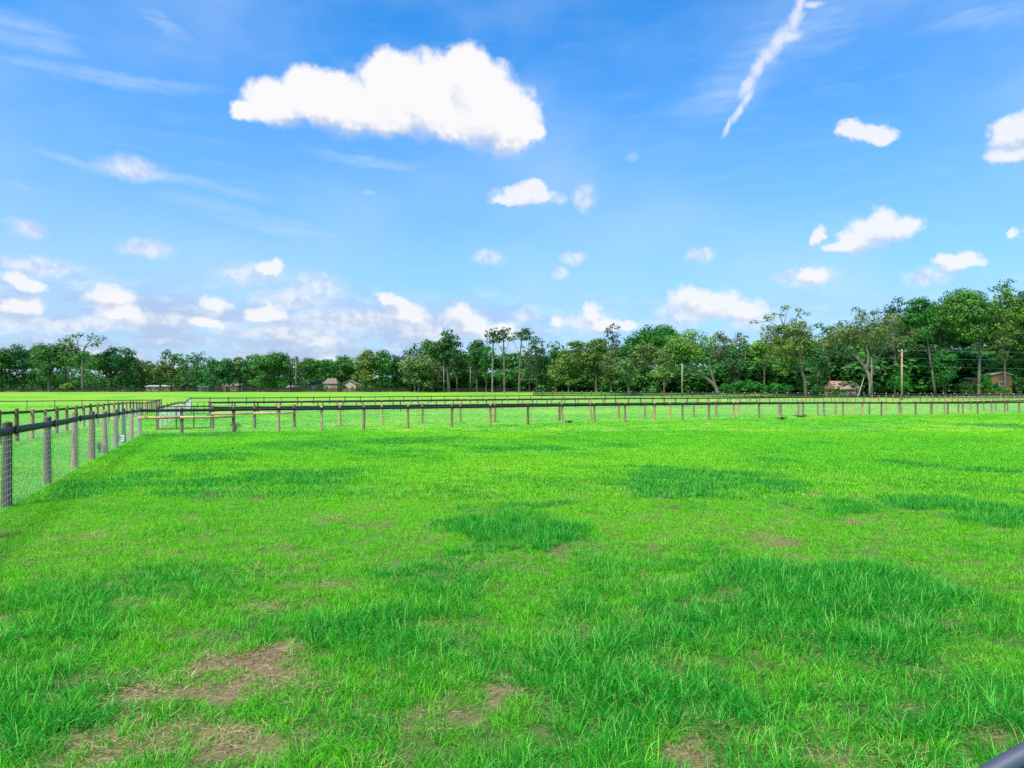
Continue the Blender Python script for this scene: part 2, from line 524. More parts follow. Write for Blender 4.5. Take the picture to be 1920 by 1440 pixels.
def foliage_mat():
    m, nt, b = mat('foliage')
    oi = nn(nt, 'ShaderNodeObjectInfo')
    at = nn(nt, 'ShaderNodeAttribute'); at.attribute_name = 'v'
    v = at.outputs['Fac']
    c = mixc(nt, 1.0, oi.outputs['Color'], mixc(nt, v, (.26, .36, .42), (1.9, 1.6, 1.3)), 'MULTIPLY')
    sk(nt, c, b.inputs['Base Color'])
    b.inputs['Roughness'].default_value = .6
    b.inputs['Specular IOR Level'].default_value = .25
    tr = nn(nt, 'ShaderNodeBsdfTranslucent')
    sk(nt, mixc(nt, 1.0, c, (1.1, 1.35, .6), 'MULTIPLY'), tr.inputs['Color'])
    mx = nn(nt, 'ShaderNodeMixShader')
    mx.inputs[0].default_value = .28
    sk(nt, b.outputs[0], mx.inputs[1]); sk(nt, tr.outputs[0], mx.inputs[2])
    sk(nt, mx.outputs[0], nt.nodes['Material Output'].inputs['Surface'])
    return m
M['foliage'] = foliage_mat()

G_SHORT, G_YEL, G_LUSH = (.105, .53, .009), (.235, .63, .009), (.024, .37, .030)
STRAW, STRAW2 = (.50, .37, .17), (.12, .072, .03)

def grass_colour(nt, lush, yel):
    c = mixc(nt, yel, G_SHORT, G_YEL)
    return mixc(nt, lush, c, G_LUSH)

def blade_mat():
    m, nt, b = mat('grass_blades')
    al = nn(nt, 'ShaderNodeAttribute'); al.attribute_type = 'INSTANCER'; al.attribute_name = 'lush'
    ay = nn(nt, 'ShaderNodeAttribute'); ay.attribute_type = 'INSTANCER'; ay.attribute_name = 'yel'
    av = nn(nt, 'ShaderNodeAttribute'); av.attribute_name = 'v'
    c = grass_colour(nt, al.outputs['Fac'], ay.outputs['Fac'])
    v = av.outputs['Fac']
    c = mixc(nt, 1.0, c, mixc(nt, mrange(nt, v, 0, .75, smooth=False), (.20, .30, .28), (1.55, 1.35, 1.35)), 'MULTIPLY')  # random blade tone; its dark end imitates the shade between blades
    c = mixc(nt, mth(nt, 'MULTIPLY', mrange(nt, v, .76, .80), .62), c, (.36, .78, .16))      # some blades coloured pale to imitate specular sheen
    c = mixc(nt, mrange(nt, v, .982, .984), c, STRAW)
    sk(nt, c, b.inputs['Base Color'])
    b.inputs['Roughness'].default_value = .5
    b.inputs['Specular IOR Level'].default_value = .10
    tr = nn(nt, 'ShaderNodeBsdfTranslucent')
    sk(nt, mixc(nt, 1.0, c, (1.2, 1.3, .6), 'MULTIPLY'), tr.inputs['Color'])
    mx = nn(nt, 'ShaderNodeMixShader')
    mx.inputs[0].default_value = .5
    sk(nt, b.outputs[0], mx.inputs[1]); sk(nt, tr.outputs[0], mx.inputs[2])
    sk(nt, mx.outputs[0], nt.nodes['Material Output'].inputs['Surface'])
    return m
M['blades'] = blade_mat()

def straw_mat():
    m, nt, b = mat('dead_straw')
    av = nn(nt, 'ShaderNodeAttribute'); av.attribute_name = 'v'
    sk(nt, mixc(nt, av.outputs['Fac'], STRAW2, STRAW), b.inputs['Base Color'])
    b.inputs['Roughness'].default_value = .7
    return m
M['straw'] = straw_mat()

def ground_mat():
    m, nt, b = mat('pasture')
    al = nn(nt, 'ShaderNodeAttribute'); al.attribute_name = 'lush'
    ay = nn(nt, 'ShaderNodeAttribute'); ay.attribute_name = 'yel'
    ab = nn(nt, 'ShaderNodeAttribute'); ab.attribute_name = 'bare'
    ac = nn(nt, 'ShaderNodeAttribute'); ac.attribute_name = 'cover'      # how closed the turf is
    g = grass_colour(nt, al.outputs['Fac'], ay.outputs['Fac'])
    n1 = nz(nt, 1.3, 8, .7)
    n2 = nz(nt, .09, 5, .6, (.5, 1, 1))
    g = mixc(nt, 1.0, g, mixc(nt, mrange(nt, n1, .3, .7), (.74, .78, .8), (1.22, 1.18, 1.2)), 'MULTIPLY')
    g = mixc(nt, 1.0, g, mixc(nt, mrange(nt, n2, .35, .65), (.86, .93, .95), (1.14, 1.06, 1.0)), 'MULTIPLY')
    g = mixc(nt, 1.0, g, (.95, .62, 3.0), 'MULTIPLY')
    s1 = nz(nt, 22, 8, .8)
    soil = mixc(nt, mrange(nt, s1, .3, .7), (.08, .054, .026), (.29, .22, .12))
    thin = mixc(nt, .68, soil, (.02, .085, .01))  # soil and green darkened to paint in the shaded gaps under the turf
    u = mixc(nt, ac.outputs['Fac'], thin, g)
    u = mixc(nt, ab.outputs['Fac'], u, soil)
    sk(nt, u, b.inputs['Base Color'])
    b.inputs['Roughness'].default_value = .95
    b.inputs['Specular IOR Level'].default_value = .1
    bump(nt, b, s1, .5, .03)
    return m
M['ground'] = ground_mat()

# ------------------------------------------------------------ ground and its fields
LUSH = [(965, 1000, 130, 48, 1), (1310, 905, 160, 27, 1), (1560, 1105, 240, 70, .85), (1400, 1200, 330, 110, .6), (1650, 1250, 230, 120, .6), (1300, 1320, 260, 80, .6), (1790, 1150, 160, 110, .4),
        (1180, 1090, 130, 40, .5), (760, 1210, 160, 90, .65), (840, 1100, 120, 50, .5), (1820, 965, 200, 34, .95), (560, 900, 110, 22, .8), (440, 908, 110, 20, .9), (250, 905, 130, 22, .85), (120, 925, 90, 24, .7),
        (370, 860, 100, 8, .9), (590, 835, 110, 9, .8), (780, 829, 90, 8, .85), (740, 852, 80, 8, .7), (960, 842, 120, 6, .9), (1150, 837, 60, 5, .8), (1040, 820, 60, 4, .5), (1455, 864, 45, 5, .9),
        (1715, 872, 55, 7, 1), (1850, 883, 70, 7, 1), (1900, 800, 60, 6, .9), (1540, 833, 40, 4, .6), (360, 817, 90, 3, .8), (90, 1180, 190, 140, .5), (60, 1330, 160, 90, .5), (350, 1110, 160, 60, .35),
        (470, 1190, 120, 50, .3), (1100, 1400, 120, 50, .4), (1560, 1330, 150, 60, .4), (1830, 1310, 120, 50, .3), (960, 800, 60, 3, .5), (1620, 800, 80, 3, .4), (600, 1000, 90, 18, .2)]
BARE = [(535, 1220, 62, 32, 1), (470, 1255, 90, 28, 1), (380, 1303, 120, 26, .95), (300, 1320, 70, 22, .8), (240, 1405, 130, 42, 1), (410, 1400, 110, 30, .9), (560, 1270, 50, 22, .6), (925, 1325, 38, 34, .9),
        (890, 1350, 60, 22, .7), (790, 1355, 110, 30, .45), (1312, 1412, 52, 36, 1), (1570, 1438, 110, 20, .95), (1680, 1325, 50, 34, .55), (1850, 1395, 60, 30, .6), (1010, 1195, 50, 16, .5), (640, 1105, 50, 10, .5),
        (700, 1095, 42, 9, .75), (1350, 975, 30, 5, .35), (265, 1015, 40, 6, .4), (250, 1140, 50, 12, .3), (500, 1140, 40, 8, .35), (700, 990, 40, 6, .35), (375, 821, 62, 3, .9), (1180, 1160, 30, 9, .35), (1740, 1030, 40, 8, .3), (530, 1020, 40, 5, .3), (860, 1060, 50, 8, .3)]

def to_world(L):
    out = []
    for x, y, rx, ry, a in L:
        D = depth_at(y)
        D1, D0 = depth_at(y - ry), depth_at(min(y + ry, y * 2))
        out.append((ux(x, D), (D1 + D0) / 2, rx * D / F, max((D1 - D0) / 2, .08), a))
    return out
LUSHW, BAREW = to_world(LUSH), to_world(BARE)

def field(X, Y, L, wob, sc, seed):
    s = np.zeros_like(X)
    for cx, cy, rx, ry, a in L:
        sel = (np.abs(X - cx) < rx * 1.9) & (np.abs(Y - cy) < ry * 1.9)
        if not sel.any():
            continue
        x, y = X[sel], Y[sel]
        d = np.sqrt(((x - cx) / rx) ** 2 + ((y - cy) / ry) ** 2)
        d = d + (fbm(x * sc, y * sc, seed) - .5) * wob
        t = np.clip((1.4 - d) / .9, 0, 1)
        s[sel] = np.maximum(s[sel], a * t * t * (3 - 2 * t))
    return s

def f_lush(X, Y):
    a = field(X, Y, LUSHW, 2.0, 1.3, 3)
    n = fbm(X / 2.2, Y / 1.6, 71)
    b = np.clip((n - .56) / .14, 0, 1) * .40
    n2 = fbm(X / .45, Y / .45, 31)
    near = np.clip((9 - Y) / 5, 0, 1) * .28
    n3 = fbm(X / .9, Y / .7, 131)
    return np.clip(np.maximum(a, b) * np.clip((n3 * .6 + n2 * .6 - .33) / .22, .12, 1.1) * .9 + near, 0, 1)

def f_bare(X, Y):
    a = field(X, Y, BAREW, 2.3, 3.4, 11) * np.clip(2.6 * fbm(X / .13, Y / .13, 23) - .35, 0, 1)
    n = fbm(X / .55, Y / .55, 91)
    b = np.clip((n - .67) / .08, 0, 1) * .6 * np.clip((24 - Y) / 10, 0, 1)
    return np.clip(np.maximum(a, b), 0, 1)

def f_yel(X, Y):
    n = fbm(X / 5, Y / 6, 45)
    return np.clip(.10 + .75 * np.clip((Y - 4) / 12, 0, 1) * np.clip((n - .28) / .4, 0, 1) + .25 * (fbm(X / .5, Y / .5, 5) - .5), 0, 1)  # natural variation, plus grazing-angle sheen painted as yellow rising with distance

def make_ground():
    ys = np.concatenate([[-400, -150, -60, -25, -10, -4, 0, 1.2], np.arange(2, 12, .08), np.arange(12, 40, .3), np.arange(40, 130, 1.), np.arange(130, 320, 2.5), np.geomspace(320, 3900, 26)])
    xp = np.concatenate([np.arange(0, 9, .11), np.arange(9, 40, .5), np.arange(40, 230, 3.), np.geomspace(230, 3500, 16)])
    xs = np.concatenate([-xp[:0:-1], xp])
    X, Y = np.meshgrid(xs, ys)
    nx, ny = len(xs), len(ys)
    Z = gz(X, Y) + (fbm(X / .35, Y / .35, 8) - .5) * .035 * np.clip((14 - Y) / 4, 0, 1) * np.clip(Y - 1, 0, 1)
    V = np.stack([X, Y, Z], -1).reshape(-1, 3)
    i = np.arange(nx * ny).reshape(ny, nx)
    Fq = np.stack([i[:-1, :-1], i[:-1, 1:], i[1:, 1:], i[1:, :-1]], -1).reshape(-1, 4)
    me = npmesh('ground', V, Fq, M['ground'], True)
    x, y = V[:, 0], V[:, 1]
    fattr(me, 'lush', f_lush(x, y) * np.clip((100 - y) / 60, .25, 1))
    fattr(me, 'yel', f_yel(x, y))
    fattr(me, 'bare', f_bare(x, y))
    fattr(me, 'cover', np.clip((y - 3) / 22, .10, 1) * (y > 1) + 1.0 * (y <= 1))
    o = put('ground', me)
    tag(o, kind='structure', label='green pasture that rolls gently away to the tree line')
make_ground()

# ------------------------------------------------------------ grass
def blades(n, rad, Lr, wr, lean, seed, seg=3, flat=False):
    r = np.random.default_rng(seed)
    a = r.uniform(0, 2 * math.pi, n)
    d = rad * np.sqrt(r.uniform(0, 1, n))
    bx, by = d * np.cos(a), d * np.sin(a)
    az = np.where(r.random(n) < .5, a + r.normal(0, .7, n), r.uniform(0, 2 * math.pi, n))
    L = r.uniform(Lr[0], Lr[1], n) * r.uniform(.6, 1, n)
    w = r.uniform(wr[0], wr[1], n)
    ln = np.abs(r.normal(lean, .35 * lean + .08, n))
    if flat:
        ln = r.uniform(3, 8, n)
    th0 = np.arctan(ln * .35)
    th1 = np.minimum(th0 + ln * r.uniform(.6, 1.5, n), 2.3)
    if flat:
        th0 = r.uniform(1.3, 1.5, n); th1 = r.uniform(1.45, 1.7, n)
    px, pz = np.zeros(n), np.zeros(n)
    side = az + math.pi / 2 + r.normal(0, .5, n)
    V = []
    for s in range(seg + 1):
        t = s / seg
        ww = w * (1 - t ** 1.6) * .5
        x, y, z = bx + px * np.cos(az), by + px * np.sin(az), pz + (.004 if flat else -.01)
        if s < seg:
            V.append(np.stack([x - ww * np.cos(side), y - ww * np.sin(side), z], -1))
            V.append(np.stack([x + ww * np.cos(side), y + ww * np.sin(side), z], -1))
            th = th0 + (th1 - th0) * t
            px = px + L / seg * np.sin(th); pz = pz + L / seg * np.cos(th)
        else:
            V.append(np.stack([x, y, z], -1))
    V = np.stack(V, 1)                                   # n, 2*seg+1, 3
    k = 2 * seg + 1
    tr = []
    for s in range(seg - 1):
        b = 2 * s
        tr += [(b, b + 1, b + 3), (b, b + 3, b + 2)]
    tr.append((k - 3, k - 2, k - 1))
    tr = np.array(tr)
    Fq = (np.arange(n)[:, None, None] * k + tr[None]).reshape(-1, 3)
    return V.reshape(-1, 3), Fq, np.repeat(r.random(n), k)

PROTO = bpy.data.collections.new('grass_prototypes')      # not linked to the scene; only instanced
def proto(i, name, args, m, coll=PROTO):
    V, Fq, v = blades(*args[:-1], **args[-1])
    me = npmesh(name, V, Fq, m)
    fattr(me, 'v', v)
    o = bpy.data.objects.new('%s_%02d' % (name, i), me)
    coll.objects.link(o)

for i in range(6):      # 0-5 long lush tussocks close by
    proto(i, 'tuft', (46, .080, (.09, .20), (.0026, .0056), 1.6, 100 + i, dict(seg=5)), M['blades'])
for i in range(6, 12):  # 6-11 short turf close by
    proto(i, 'tuft', (44, .085, (.04, .12), (.0024, .0050), 1.5, 100 + i, dict(seg=4)), M['blades'])
for i in range(12, 16): # middle distance
    proto(i, 'tuft', (52, .20, (.035, .11), (.006, .010), 1.2, 100 + i, dict(seg=2)), M['blades'])
for i in range(16, 20): # far
    proto(i, 'tuft', (60, .42, (.06, .15), (.016, .028), .9, 100 + i, dict(seg=2)), M['blades'])

def scatter_obj(name, pts, rot, scl, idx, coll, fields, m=None):
    me = bpy.data.meshes.new(name)
    me.vertices.add(len(pts))
    me.vertices.foreach_set('co', np.asarray(pts, np.float32).ravel())
    fattr(me, 'rot', rot.astype(np.float32), typ='FLOAT_VECTOR')
    fattr(me, 'scl', scl.astype(np.float32), typ='FLOAT_VECTOR')
    fattr(me, 'idx', idx.astype(np.int32), typ='INT')
    for k, v in fields.items():
        fattr(me, k, v.astype(np.float32))
    o = put(name, me)
    g = bpy.data.node_groups.new(name + '_scatter', 'GeometryNodeTree')
    g.interface.new_socket('Geometry', in_out='INPUT', socket_type='NodeSocketGeometry')
    g.interface.new_socket('Geometry', in_out='OUTPUT', socket_type='NodeSocketGeometry')
    gi, go = g.nodes.new('NodeGroupInput'), g.nodes.new('NodeGroupOutput')
    ip = g.nodes.new('GeometryNodeInstanceOnPoints')
    ci = g.nodes.new('GeometryNodeCollectionInfo')
    ci.inputs['Collection'].default_value = coll
    ci.inputs['Separate Children'].default_value = True
    ci.inputs['Reset Children'].default_value = True
    def na(nm, t):
        a = g.nodes.new('GeometryNodeInputNamedAttribute'); a.data_type = t
        a.inputs['Name'].default_value = nm
        return a.outputs[0]
    er = g.nodes.new('FunctionNodeEulerToRotation')
    g.links.new(na('rot', 'FLOAT_VECTOR'), er.inputs[0])
    g.links.new(gi.outputs[0], ip.inputs['Points'])
    g.links.new(ci.outputs[0], ip.inputs['Instance'])
    ip.inputs['Pick Instance'].default_value = True
    g.links.new(na('idx', 'INT'), ip.inputs['Instance Index'])
    g.links.new(er.outputs[0], ip.inputs['Rotation'])
    g.links.new(na('scl', 'FLOAT_VECTOR'), ip.inputs['Scale'])
    g.links.new(ip.outputs[0], go.inputs[0])
    md = o.modifiers.new('scatter', 'NODES')
    md.node_group = g
    if m:
        me.materials.append(m)
    return o

def band(y0, y1, dens, rng, wid=.80, pad=1.0):
    """random points in the strip of ground between two distances that the camera (and a step beside it) sees"""
    wmax = wid * y1 + pad
    n = int((y1 - y0) * 2 * wmax * dens)
    Y = rng.uniform(y0, y1, n)
    X = rng.uniform(-wmax, wmax, n)
    k = np.abs(X) < wid * Y + pad
    return X[k], Y[k]

def make_grass():
    rng = np.random.default_rng(7)
    xs, ys, ids, sc = [], [], [], []
    def zone(y0, y1, dens, lo, hi, size, longs=None):
        X, Y = band(y0, y1, dens, rng)
        lush, bare = f_lush(X, Y), f_bare(X, Y)
        keep = rng.random(len(X)) > np.clip(bare * 1.12 - .06, 0, .94)
        n = fbm(X / .28, Y / .28, 61)
        keep &= rng.random(len(X)) < (.10 + 1.75 * n)
        X, Y, lush, bare, n = X[keep], Y[keep], lush[keep], bare[keep], n[keep]
        idx = rng.integers(lo, hi, len(X))
        s = size * (.65 + .5 * lush + .5 * n) * rng.uniform(.75, 1.2, len(X)) * (1 - .45 * bare)
        if longs is not None:
            L = rng.random(len(X)) < np.clip(lush * 1.1 + .10, 0, .9)
            idx = np.where(L, rng.integers(longs[0], longs[1], len(X)), idx)
            s = np.where(L, s * (.45 + .5 * lush), s)
        xs.append(X); ys.append(Y); ids.append(idx); sc.append(s)
    zone(2.2, 6.5, 215, 6, 12, 1.15, (0, 6))
    zone(6.5, 12, 190, 6, 12, 1.05, (0, 6))
    zone(12, 22, 85, 12, 16, 1.0)
    zone(22, 38, 40, 12, 16, 1.15)
    zone(38, 75, 3.2, 16, 20, .85)
    zone(75, 120, 1.1, 16, 20, .9)
    X, Y = np.concatenate(xs), np.concatenate(ys)
    idx, s = np.concatenate(ids), np.concatenate(sc)
    n = len(X)
    rot = np.stack([rng.normal(0, .10, n), rng.normal(0, .10, n), rng.uniform(0, 6.28, n)], -1)
    scl = np.stack([s ** .5, s ** .5, s], -1)
    far = Y > 38
    scl[far, 0] = scl[far, 1] = 1.0
    P = np.stack([X, Y, gz(X, Y)], -1)
    o = scatter_obj('grass', P, rot, scl, idx, PROTO, dict(lush=np.clip((f_lush(X, Y) + rng.normal(0, .13, n) - .35) * 1.7 + .35, 0, 1), yel=np.clip(f_yel(X, Y) + rng.normal(0, .14, n), 0, 1)), M['blades'])
    tag(o, 'bright green pasture grass with darker lush tussocks and thin patches', 'grass', kind='stuff')
    print('grass tufts', n)
    # dead straw lying on the ground
    SC = bpy.data.collections.new('straw_prototypes')
    for i in range(4):
        proto(i, 'straw', (70, .16, (.03, .10), (.0015, .0035), 1, 300 + i, dict(seg=2, flat=True)), M['straw'], SC)
    X, Y = band(2.2, 13, 80, rng)
    b = f_bare(X, Y)
    k = rng.random(len(X)) < (.07 + .9 * b)
    X, Y = X[k], Y[k]
    n = len(X)
    rot = np.stack([rng.normal(0, .12, n), rng.normal(0, .12, n), rng.uniform(0, 6.28, n)], -1)
    s = rng.uniform(.7, 1.4, n)
    P = np.stack([X, Y, gz(X, Y) + rng.uniform(0, .02, n)], -1)
    o = scatter_obj('dead_straw', P, rot, np.stack([s, s, s], -1), rng.integers(0, 4, n), SC, {}, M['straw'])
    tag(o, 'tan dead grass lying in the bare patches of the foreground', 'straw', kind='stuff')
make_grass()

# ------------------------------------------------------------ fences
def post_mesh(h, r, m, seed, n=12):
    rg = random.Random(seed)
    b = MB()
    pts, rad = [], []
    for i in range(5):
        t = i / 4
        pts.append((rg.uniform(-.004, .004), rg.uniform(-.004, .004), -.25 + t * (h + .25)))
        rad.append(r * (1.05 - .12 * t) * rg.uniform(.97, 1.03))
    pts.append((0, 0, h + .006)); rad.append(r * .86)
    b.tube(pts, rad, n)
    return b.mesh('post', m, False)

class Line:
    """a fence line u -> point, on the ground plan: Y*(u-k)=c form, or two points"""
    def __init__(self, p, q):
        self.p, self.q = Vector(p), Vector(q)
    def at_px(self, x):
        u = (x - CX) / F
        d = self.q - self.p
        t = (u * self.p.y - self.p.x) / (d.x - u * d.y)
        return self.p + d * t

def wires(parent, pts, off, hs, vs, r=.0016, rv=.0011, vtop=None, name='wire_mesh'):
    """welded wire: horizontals at heights hs, verticals every vs metres, hung on the side given by off"""
    V, Fq = [], []
    b = 0
    for (ax, ay), (bx, by) in zip(pts[:-1], pts[1:]):
        L = math.hypot(bx - ax, by - ay)
        tx, ty = (bx - ax) / L, (by - ay) / L
        nxx, nyy = -ty * off, tx * off
        za, zb = gz1(ax, ay), gz1(bx, by)
        A, B = np.array([ax + nxx, ay + nyy, za]), np.array([bx + nxx, by + nyy, zb])
        nrm = np.array([-ty, tx, 0])
        for h in hs:
            for P in (A, B):
                for k in range(3):
                    an = 2 * math.pi * k / 3
                    V.append(P + np.array([0, 0, h]) + r * (nrm * math.cos(an) + np.array([0, 0, math.sin(an)])))
            for k in range(3):
                j = (k + 1) % 3
                Fq.append((b + k, b + j, b + 3 + j, b + 3 + k))
            b += 6
        n = max(1, int(L / vs))
        tdir = np.array([tx, ty, 0])
        for i in range(n):
            P = A + (B - A) * (i / n)
            for h in (hs[0], hs[-1]):
                for k in range(3):
                    an = 2 * math.pi * k / 3
                    V.append(P + np.array([0, 0, h]) + rv * (nrm * math.cos(an) + tdir * math.sin(an)))
            for k in range(3):
                j = (k + 1) % 3
                Fq.append((b + k, b + j, b + 3 + j, b + 3 + k))
            b += 6
    me = npmesh(name, np.array(V), np.array(Fq), M['wire'])
    o = put(name, me, parent)
    tag(o, kind='stuff')
    return o

def rail_mesh(pts, off, zc, h, th, m, nm, wav=0.006):
    """long flexible board that follows the posts"""
    prof = [(-th / 2, -h / 2), (th / 2, -h / 2 + .012), (th / 2, -.01), (th / 2 + .006, 0), (th / 2, .01), (th / 2, h / 2 - .012), (-th / 2, h / 2)]
    V, Fq = [], []
    rg = random.Random(len(pts))
    P = []
    for i, (x, y) in enumerate(pts):
        P.append((x, y, rg.uniform(-wav, wav)))
        if i < len(pts) - 1:
            P.append(((x + pts[i + 1][0]) / 2, (y + pts[i + 1][1]) / 2, -wav * 1.6))
    n = len(prof)
    for i, (x, y, dz) in enumerate(P):
        a, c = P[max(i - 1, 0)], P[min(i + 1, len(P) - 1)]
        L = math.hypot(c[0] - a[0], c[1] - a[1])
        nx, ny = -(c[1] - a[1]) / L, (c[0] - a[0]) / L
        z = gz1(x, y) + zc + dz
        s = 1 if off > 0 else -1
        for (d, hh) in prof:
            V.append((x + nx * (off + d * s), y + ny * (off + d * s), z + hh))
    for i in range(len(P) - 1):
        for j in range(n):
            k = (j + 1) % n
            Fq.append((i * n + j, i * n + k, (i + 1) * n + k, (i + 1) * n + j))
    return npmesh(nm, np.array(V), np.array(Fq), m)

HS = [.03 + .1 * i for i in range(13)]
def fence(name, label, pts, pm='post_tan', r=.086, h=1.40, side=-1, group=None, vs=.05, brace=(), rail_h=.12, brackets=False, wire=True, rails=(1.27,), rail_m='black_rail', caps=False, cat='fence', wr=.0016, tilt=.012):
    root = empty(name, (0, 0, 0))
    tag(root, label, cat, group)
    meshes = [post_mesh(h, r, M[pm], hash_(name) + i) for i in range(4)]
    rg = random.Random(hash_(name))
    cap = None
    if caps:
        cb = MB(); cb.tube([(0, 0, h), (0, 0, h + .09)], [r * 1.25, r * .9], 8)
        cap = cb.mesh('post_cap', M['white'])
    for i, (x, y) in enumerate(pts):
        s = rg.uniform(.93, 1.07)
        o = put('post', meshes[rg.randrange(4)], root, (x, y, gz1(x, y) + rg.uniform(-.02, .03)), (rg.gauss(0, tilt), rg.gauss(0, tilt), rg.uniform(0, 6.28)))
        o.scale = (s, s, 1)
        wc = rg.choice(WOODS[M[pm].name])
        o.color = (*[v * rg.uniform(.85, 1.15) for v in wc], 1)
        if cap and i % 1 == 0:
            put('post_cap', cap, o)
    sg = side
    for zc in rails:
        put('rail', rail_mesh(pts, sg * (r + .012), zc, rail_h, .035, M[rail_m], 'rail'), root)
    if wire:
        wires(root, pts, sg * (r + .004), HS, vs, wr)
    if brackets:
        bb = MB(); bb.box((0, 0, 0), (.045, .02, rail_h + .035)).box((0, -.014, .045), (.02, .012, .02)).box((0, -.014, -.045), (.02, .012, .02))
        bm = bb.mesh('bracket', M['black_metal'])
        for i, (x, y) in enumerate(pts):
            a, c = pts[max(i - 1, 0)], pts[min(i + 1, len(pts) - 1)]
            an = math.atan2(c[1] - a[1], c[0] - a[0])
            off = sg * (r + .046)
            nx, ny = -math.sin(an), math.cos(an)
            put('bracket', bm, root, (x + nx * off + math.cos(an) * .05, y + ny * off + math.sin(an) * .05, gz1(x, y) + rails[0]), (0, 0, an + (math.pi if sg > 0 else 0)))
    for (i, j, z0, z1) in brace:
        a, c = pts[i], pts[j]
        A = Vector((a[0], a[1], gz1(*a) + z0)); B = Vector((c[0], c[1], gz1(*c) + z1))
        d = (B - A).normalized()
        A = A + Vector((d.y, -d.x, 0)) * .10; B = B + Vector((d.y, -d.x, 0)) * .10
        b = MB(); b.tube([A - d * .10, (A + B) / 2 + Vector((0, 0, -.012)), B + d * .02], [.070, .066, .060], 10)
        put('brace_rail', b.mesh('brace_rail', M['rail_wood'], True), root).color = (.44, .30, .16, 1)
    return root

def hash_(s):
    h = 7
    for ch in s:
        h = (h * 31 + ord(ch)) & 0xffff
    return h

def seg_pts(a, b, step):
    a, b = Vector(a), Vector(b)
    n = max(1, round((b - a).length / step))
    return [tuple(a + (b - a) * (i / n)) for i in range(n + 1)]

VP = 1.75
def diag(c):      # the family of parallel paddock lines: Y*(u-VP) = c
    Y1 = c / (-.5 - VP); Y2 = c / (.9 - VP)
    return Line((-.5 * Y1, Y1), (.9 * Y2, Y2))
L1, L2_, L3_, L4_, L5_ = diag(-79.5), diag(-88.3), diag(-164.9), diag(-173.7), diag(-255.7)
def at(L, xs):
    return [tuple(L.at_px(x)) for x in xs]

corner = at(L1, [262])[0]
lp = []
for x in (12, 89, 140, 172, 197.5, 217, 232, 246):
    u = (x - CX) / F
    Y = -3.24 / (u + .452)
    lp.append((u * Y, Y))
sx_, sy_ = lp[0][0] - lp[1][0], lp[0][1] - lp[1][1]
lead = [(lp[0][0] + sx_ * k, lp[0][1] + sy_ * k) for k in (3, 2, 1)]
left_pts = lead + lp + [corner]
fence('left_paddock_fence'.replace('left_paddock', 'wire_mesh'), 'galvanised wire mesh fence with black top rail running along the left of the picture', left_pts, 'post_grey', r=.076, side=-1, brackets=True, vs=.10, wr=.0042, rail_h=.13)

f1 = at(L1, [341, 438, 522, 603, 682, 765, 847, 919.5, 990, 1054, 1114.5, 1172, 1227, 1279.5, 1329, 1376, 1423, 1465, 1505.5, 1544.5, 1580.5, 1616.7, 1652.7, 1685, 1717, 1748, 1777, 1805.5, 1833, 1859, 1884, 1910, 1934, 1958, 1981, 2003, 2024, 2045])
fence('paddock_fence', 'black railed wire fence crossing the pasture, nearest of the long paddock fences', f1_all := [corner] + f1, 'post_tan', side=-1, vs=.05, rail_h=.155,
      brace=((0, 1, .90, .90), (1, 2, .90, .90)), group='long black railed paddock fences')
g0, g1 = at(L2_, [293])[0], at(L2_, [399])[0]
f2 = at(L2_, [399, 477.5, 552, 637, 716.5, 791.5, 863, 928, 990, 1049, 1107.5, 1160, 1209, 1256, 1300.6, 1343, 1383.5, 1423, 1461, 1496.6, 1533, 1566.7, 1599.5, 1630, 1660.5, 1689, 1717, 1745, 1771, 1797, 1820.6, 1844, 1867, 1889, 1911, 1932, 1953, 1973, 1993, 2012])
fence('paddock_fence', 'black railed wire fence just behind the nearest one, starting at the black gate', f2, 'post_tan', side=1, vs=.06, rail_h=.15,
      brace=((0, 1, .92, .92), (1, 2, .92, .92)), group='long black railed paddock fences')
c3 = at(L3_, [345])[0]
c3b = at(L3_, [396])[0]
f3 = seg_pts(c3b, at(L3_, [2000])[0], 2.44)
fence('paddock_fence', 'long black railed fence in the middle of the field behind the small far gate', f3, 'post_tan', side=-1, vs=.10, group='long black railed paddock fences', rail_h=.15)
f4 = seg_pts(at(L4_, [392])[0], at(L4_, [2000])[0], 2.5)
fence('paddock_fence', 'black railed fence doubling the middle one across a narrow lane', f4, 'post_tan', side=1, vs=.10, group='long black railed paddock fences', rail_h=.15)
c5 = at(L5_, [359])[0]
f5 = seg_pts(c5, at(L5_, [1440])[0], 2.9)
fence('paddock_fence', 'farthest thin black railed fence before the open pasture at the trees', f5, 'post_grey', side=-1, vs=.15, group='long black railed paddock fences', rail_h=.15, wr=.002)
fence('lane_fence', 'short pale wire fence running back from the black gate into the field', seg_pts(g0, c3, 4.5), 'post_grey', side=-1, r=.05, wr=.0016, vs=.08, group='fences along the grass lane')
fence('lane_fence', 'short wire fence joining the middle paddock fence to the farthest one', seg_pts((c3[0] - .3, c3[1] + .6), c5, 5)[:-1], 'post_grey', side=-1, r=.05, wr=.002, vs=.10, group='fences along the grass lane')
la, lb = (ux(32, 29), 29.0), (ux(302, 92), 92.0)
dv = Vector(lb) - Vector(la)
ls = tuple(Vector(la) - dv.normalized() * 4.9)
l2 = seg_pts(ls, lb, 2.44)
fence('paddock_fence', 'row of tan posts with black rail beyond the mesh fence on the left', l2, 'post_tan', side=1, vs=.06, r=.085, brace=((-2, -1, .9, .9), (-3, -2, .9, .9)), rail_h=.12)
l3 = seg_pts((lb[0] - .35, lb[1] + .1), (ux(-60, 83), 83.0), 2.8)
fence('paddock_fence', 'thin dark fence across the left field with narrow black posts', l3, 'post_grey', side=1, vs=.12, r=.05, rail_h=.10)
f6 = seg_pts((ux(1000, 189), 189.0), (ux(1990, 168), 168.0), 2.65)
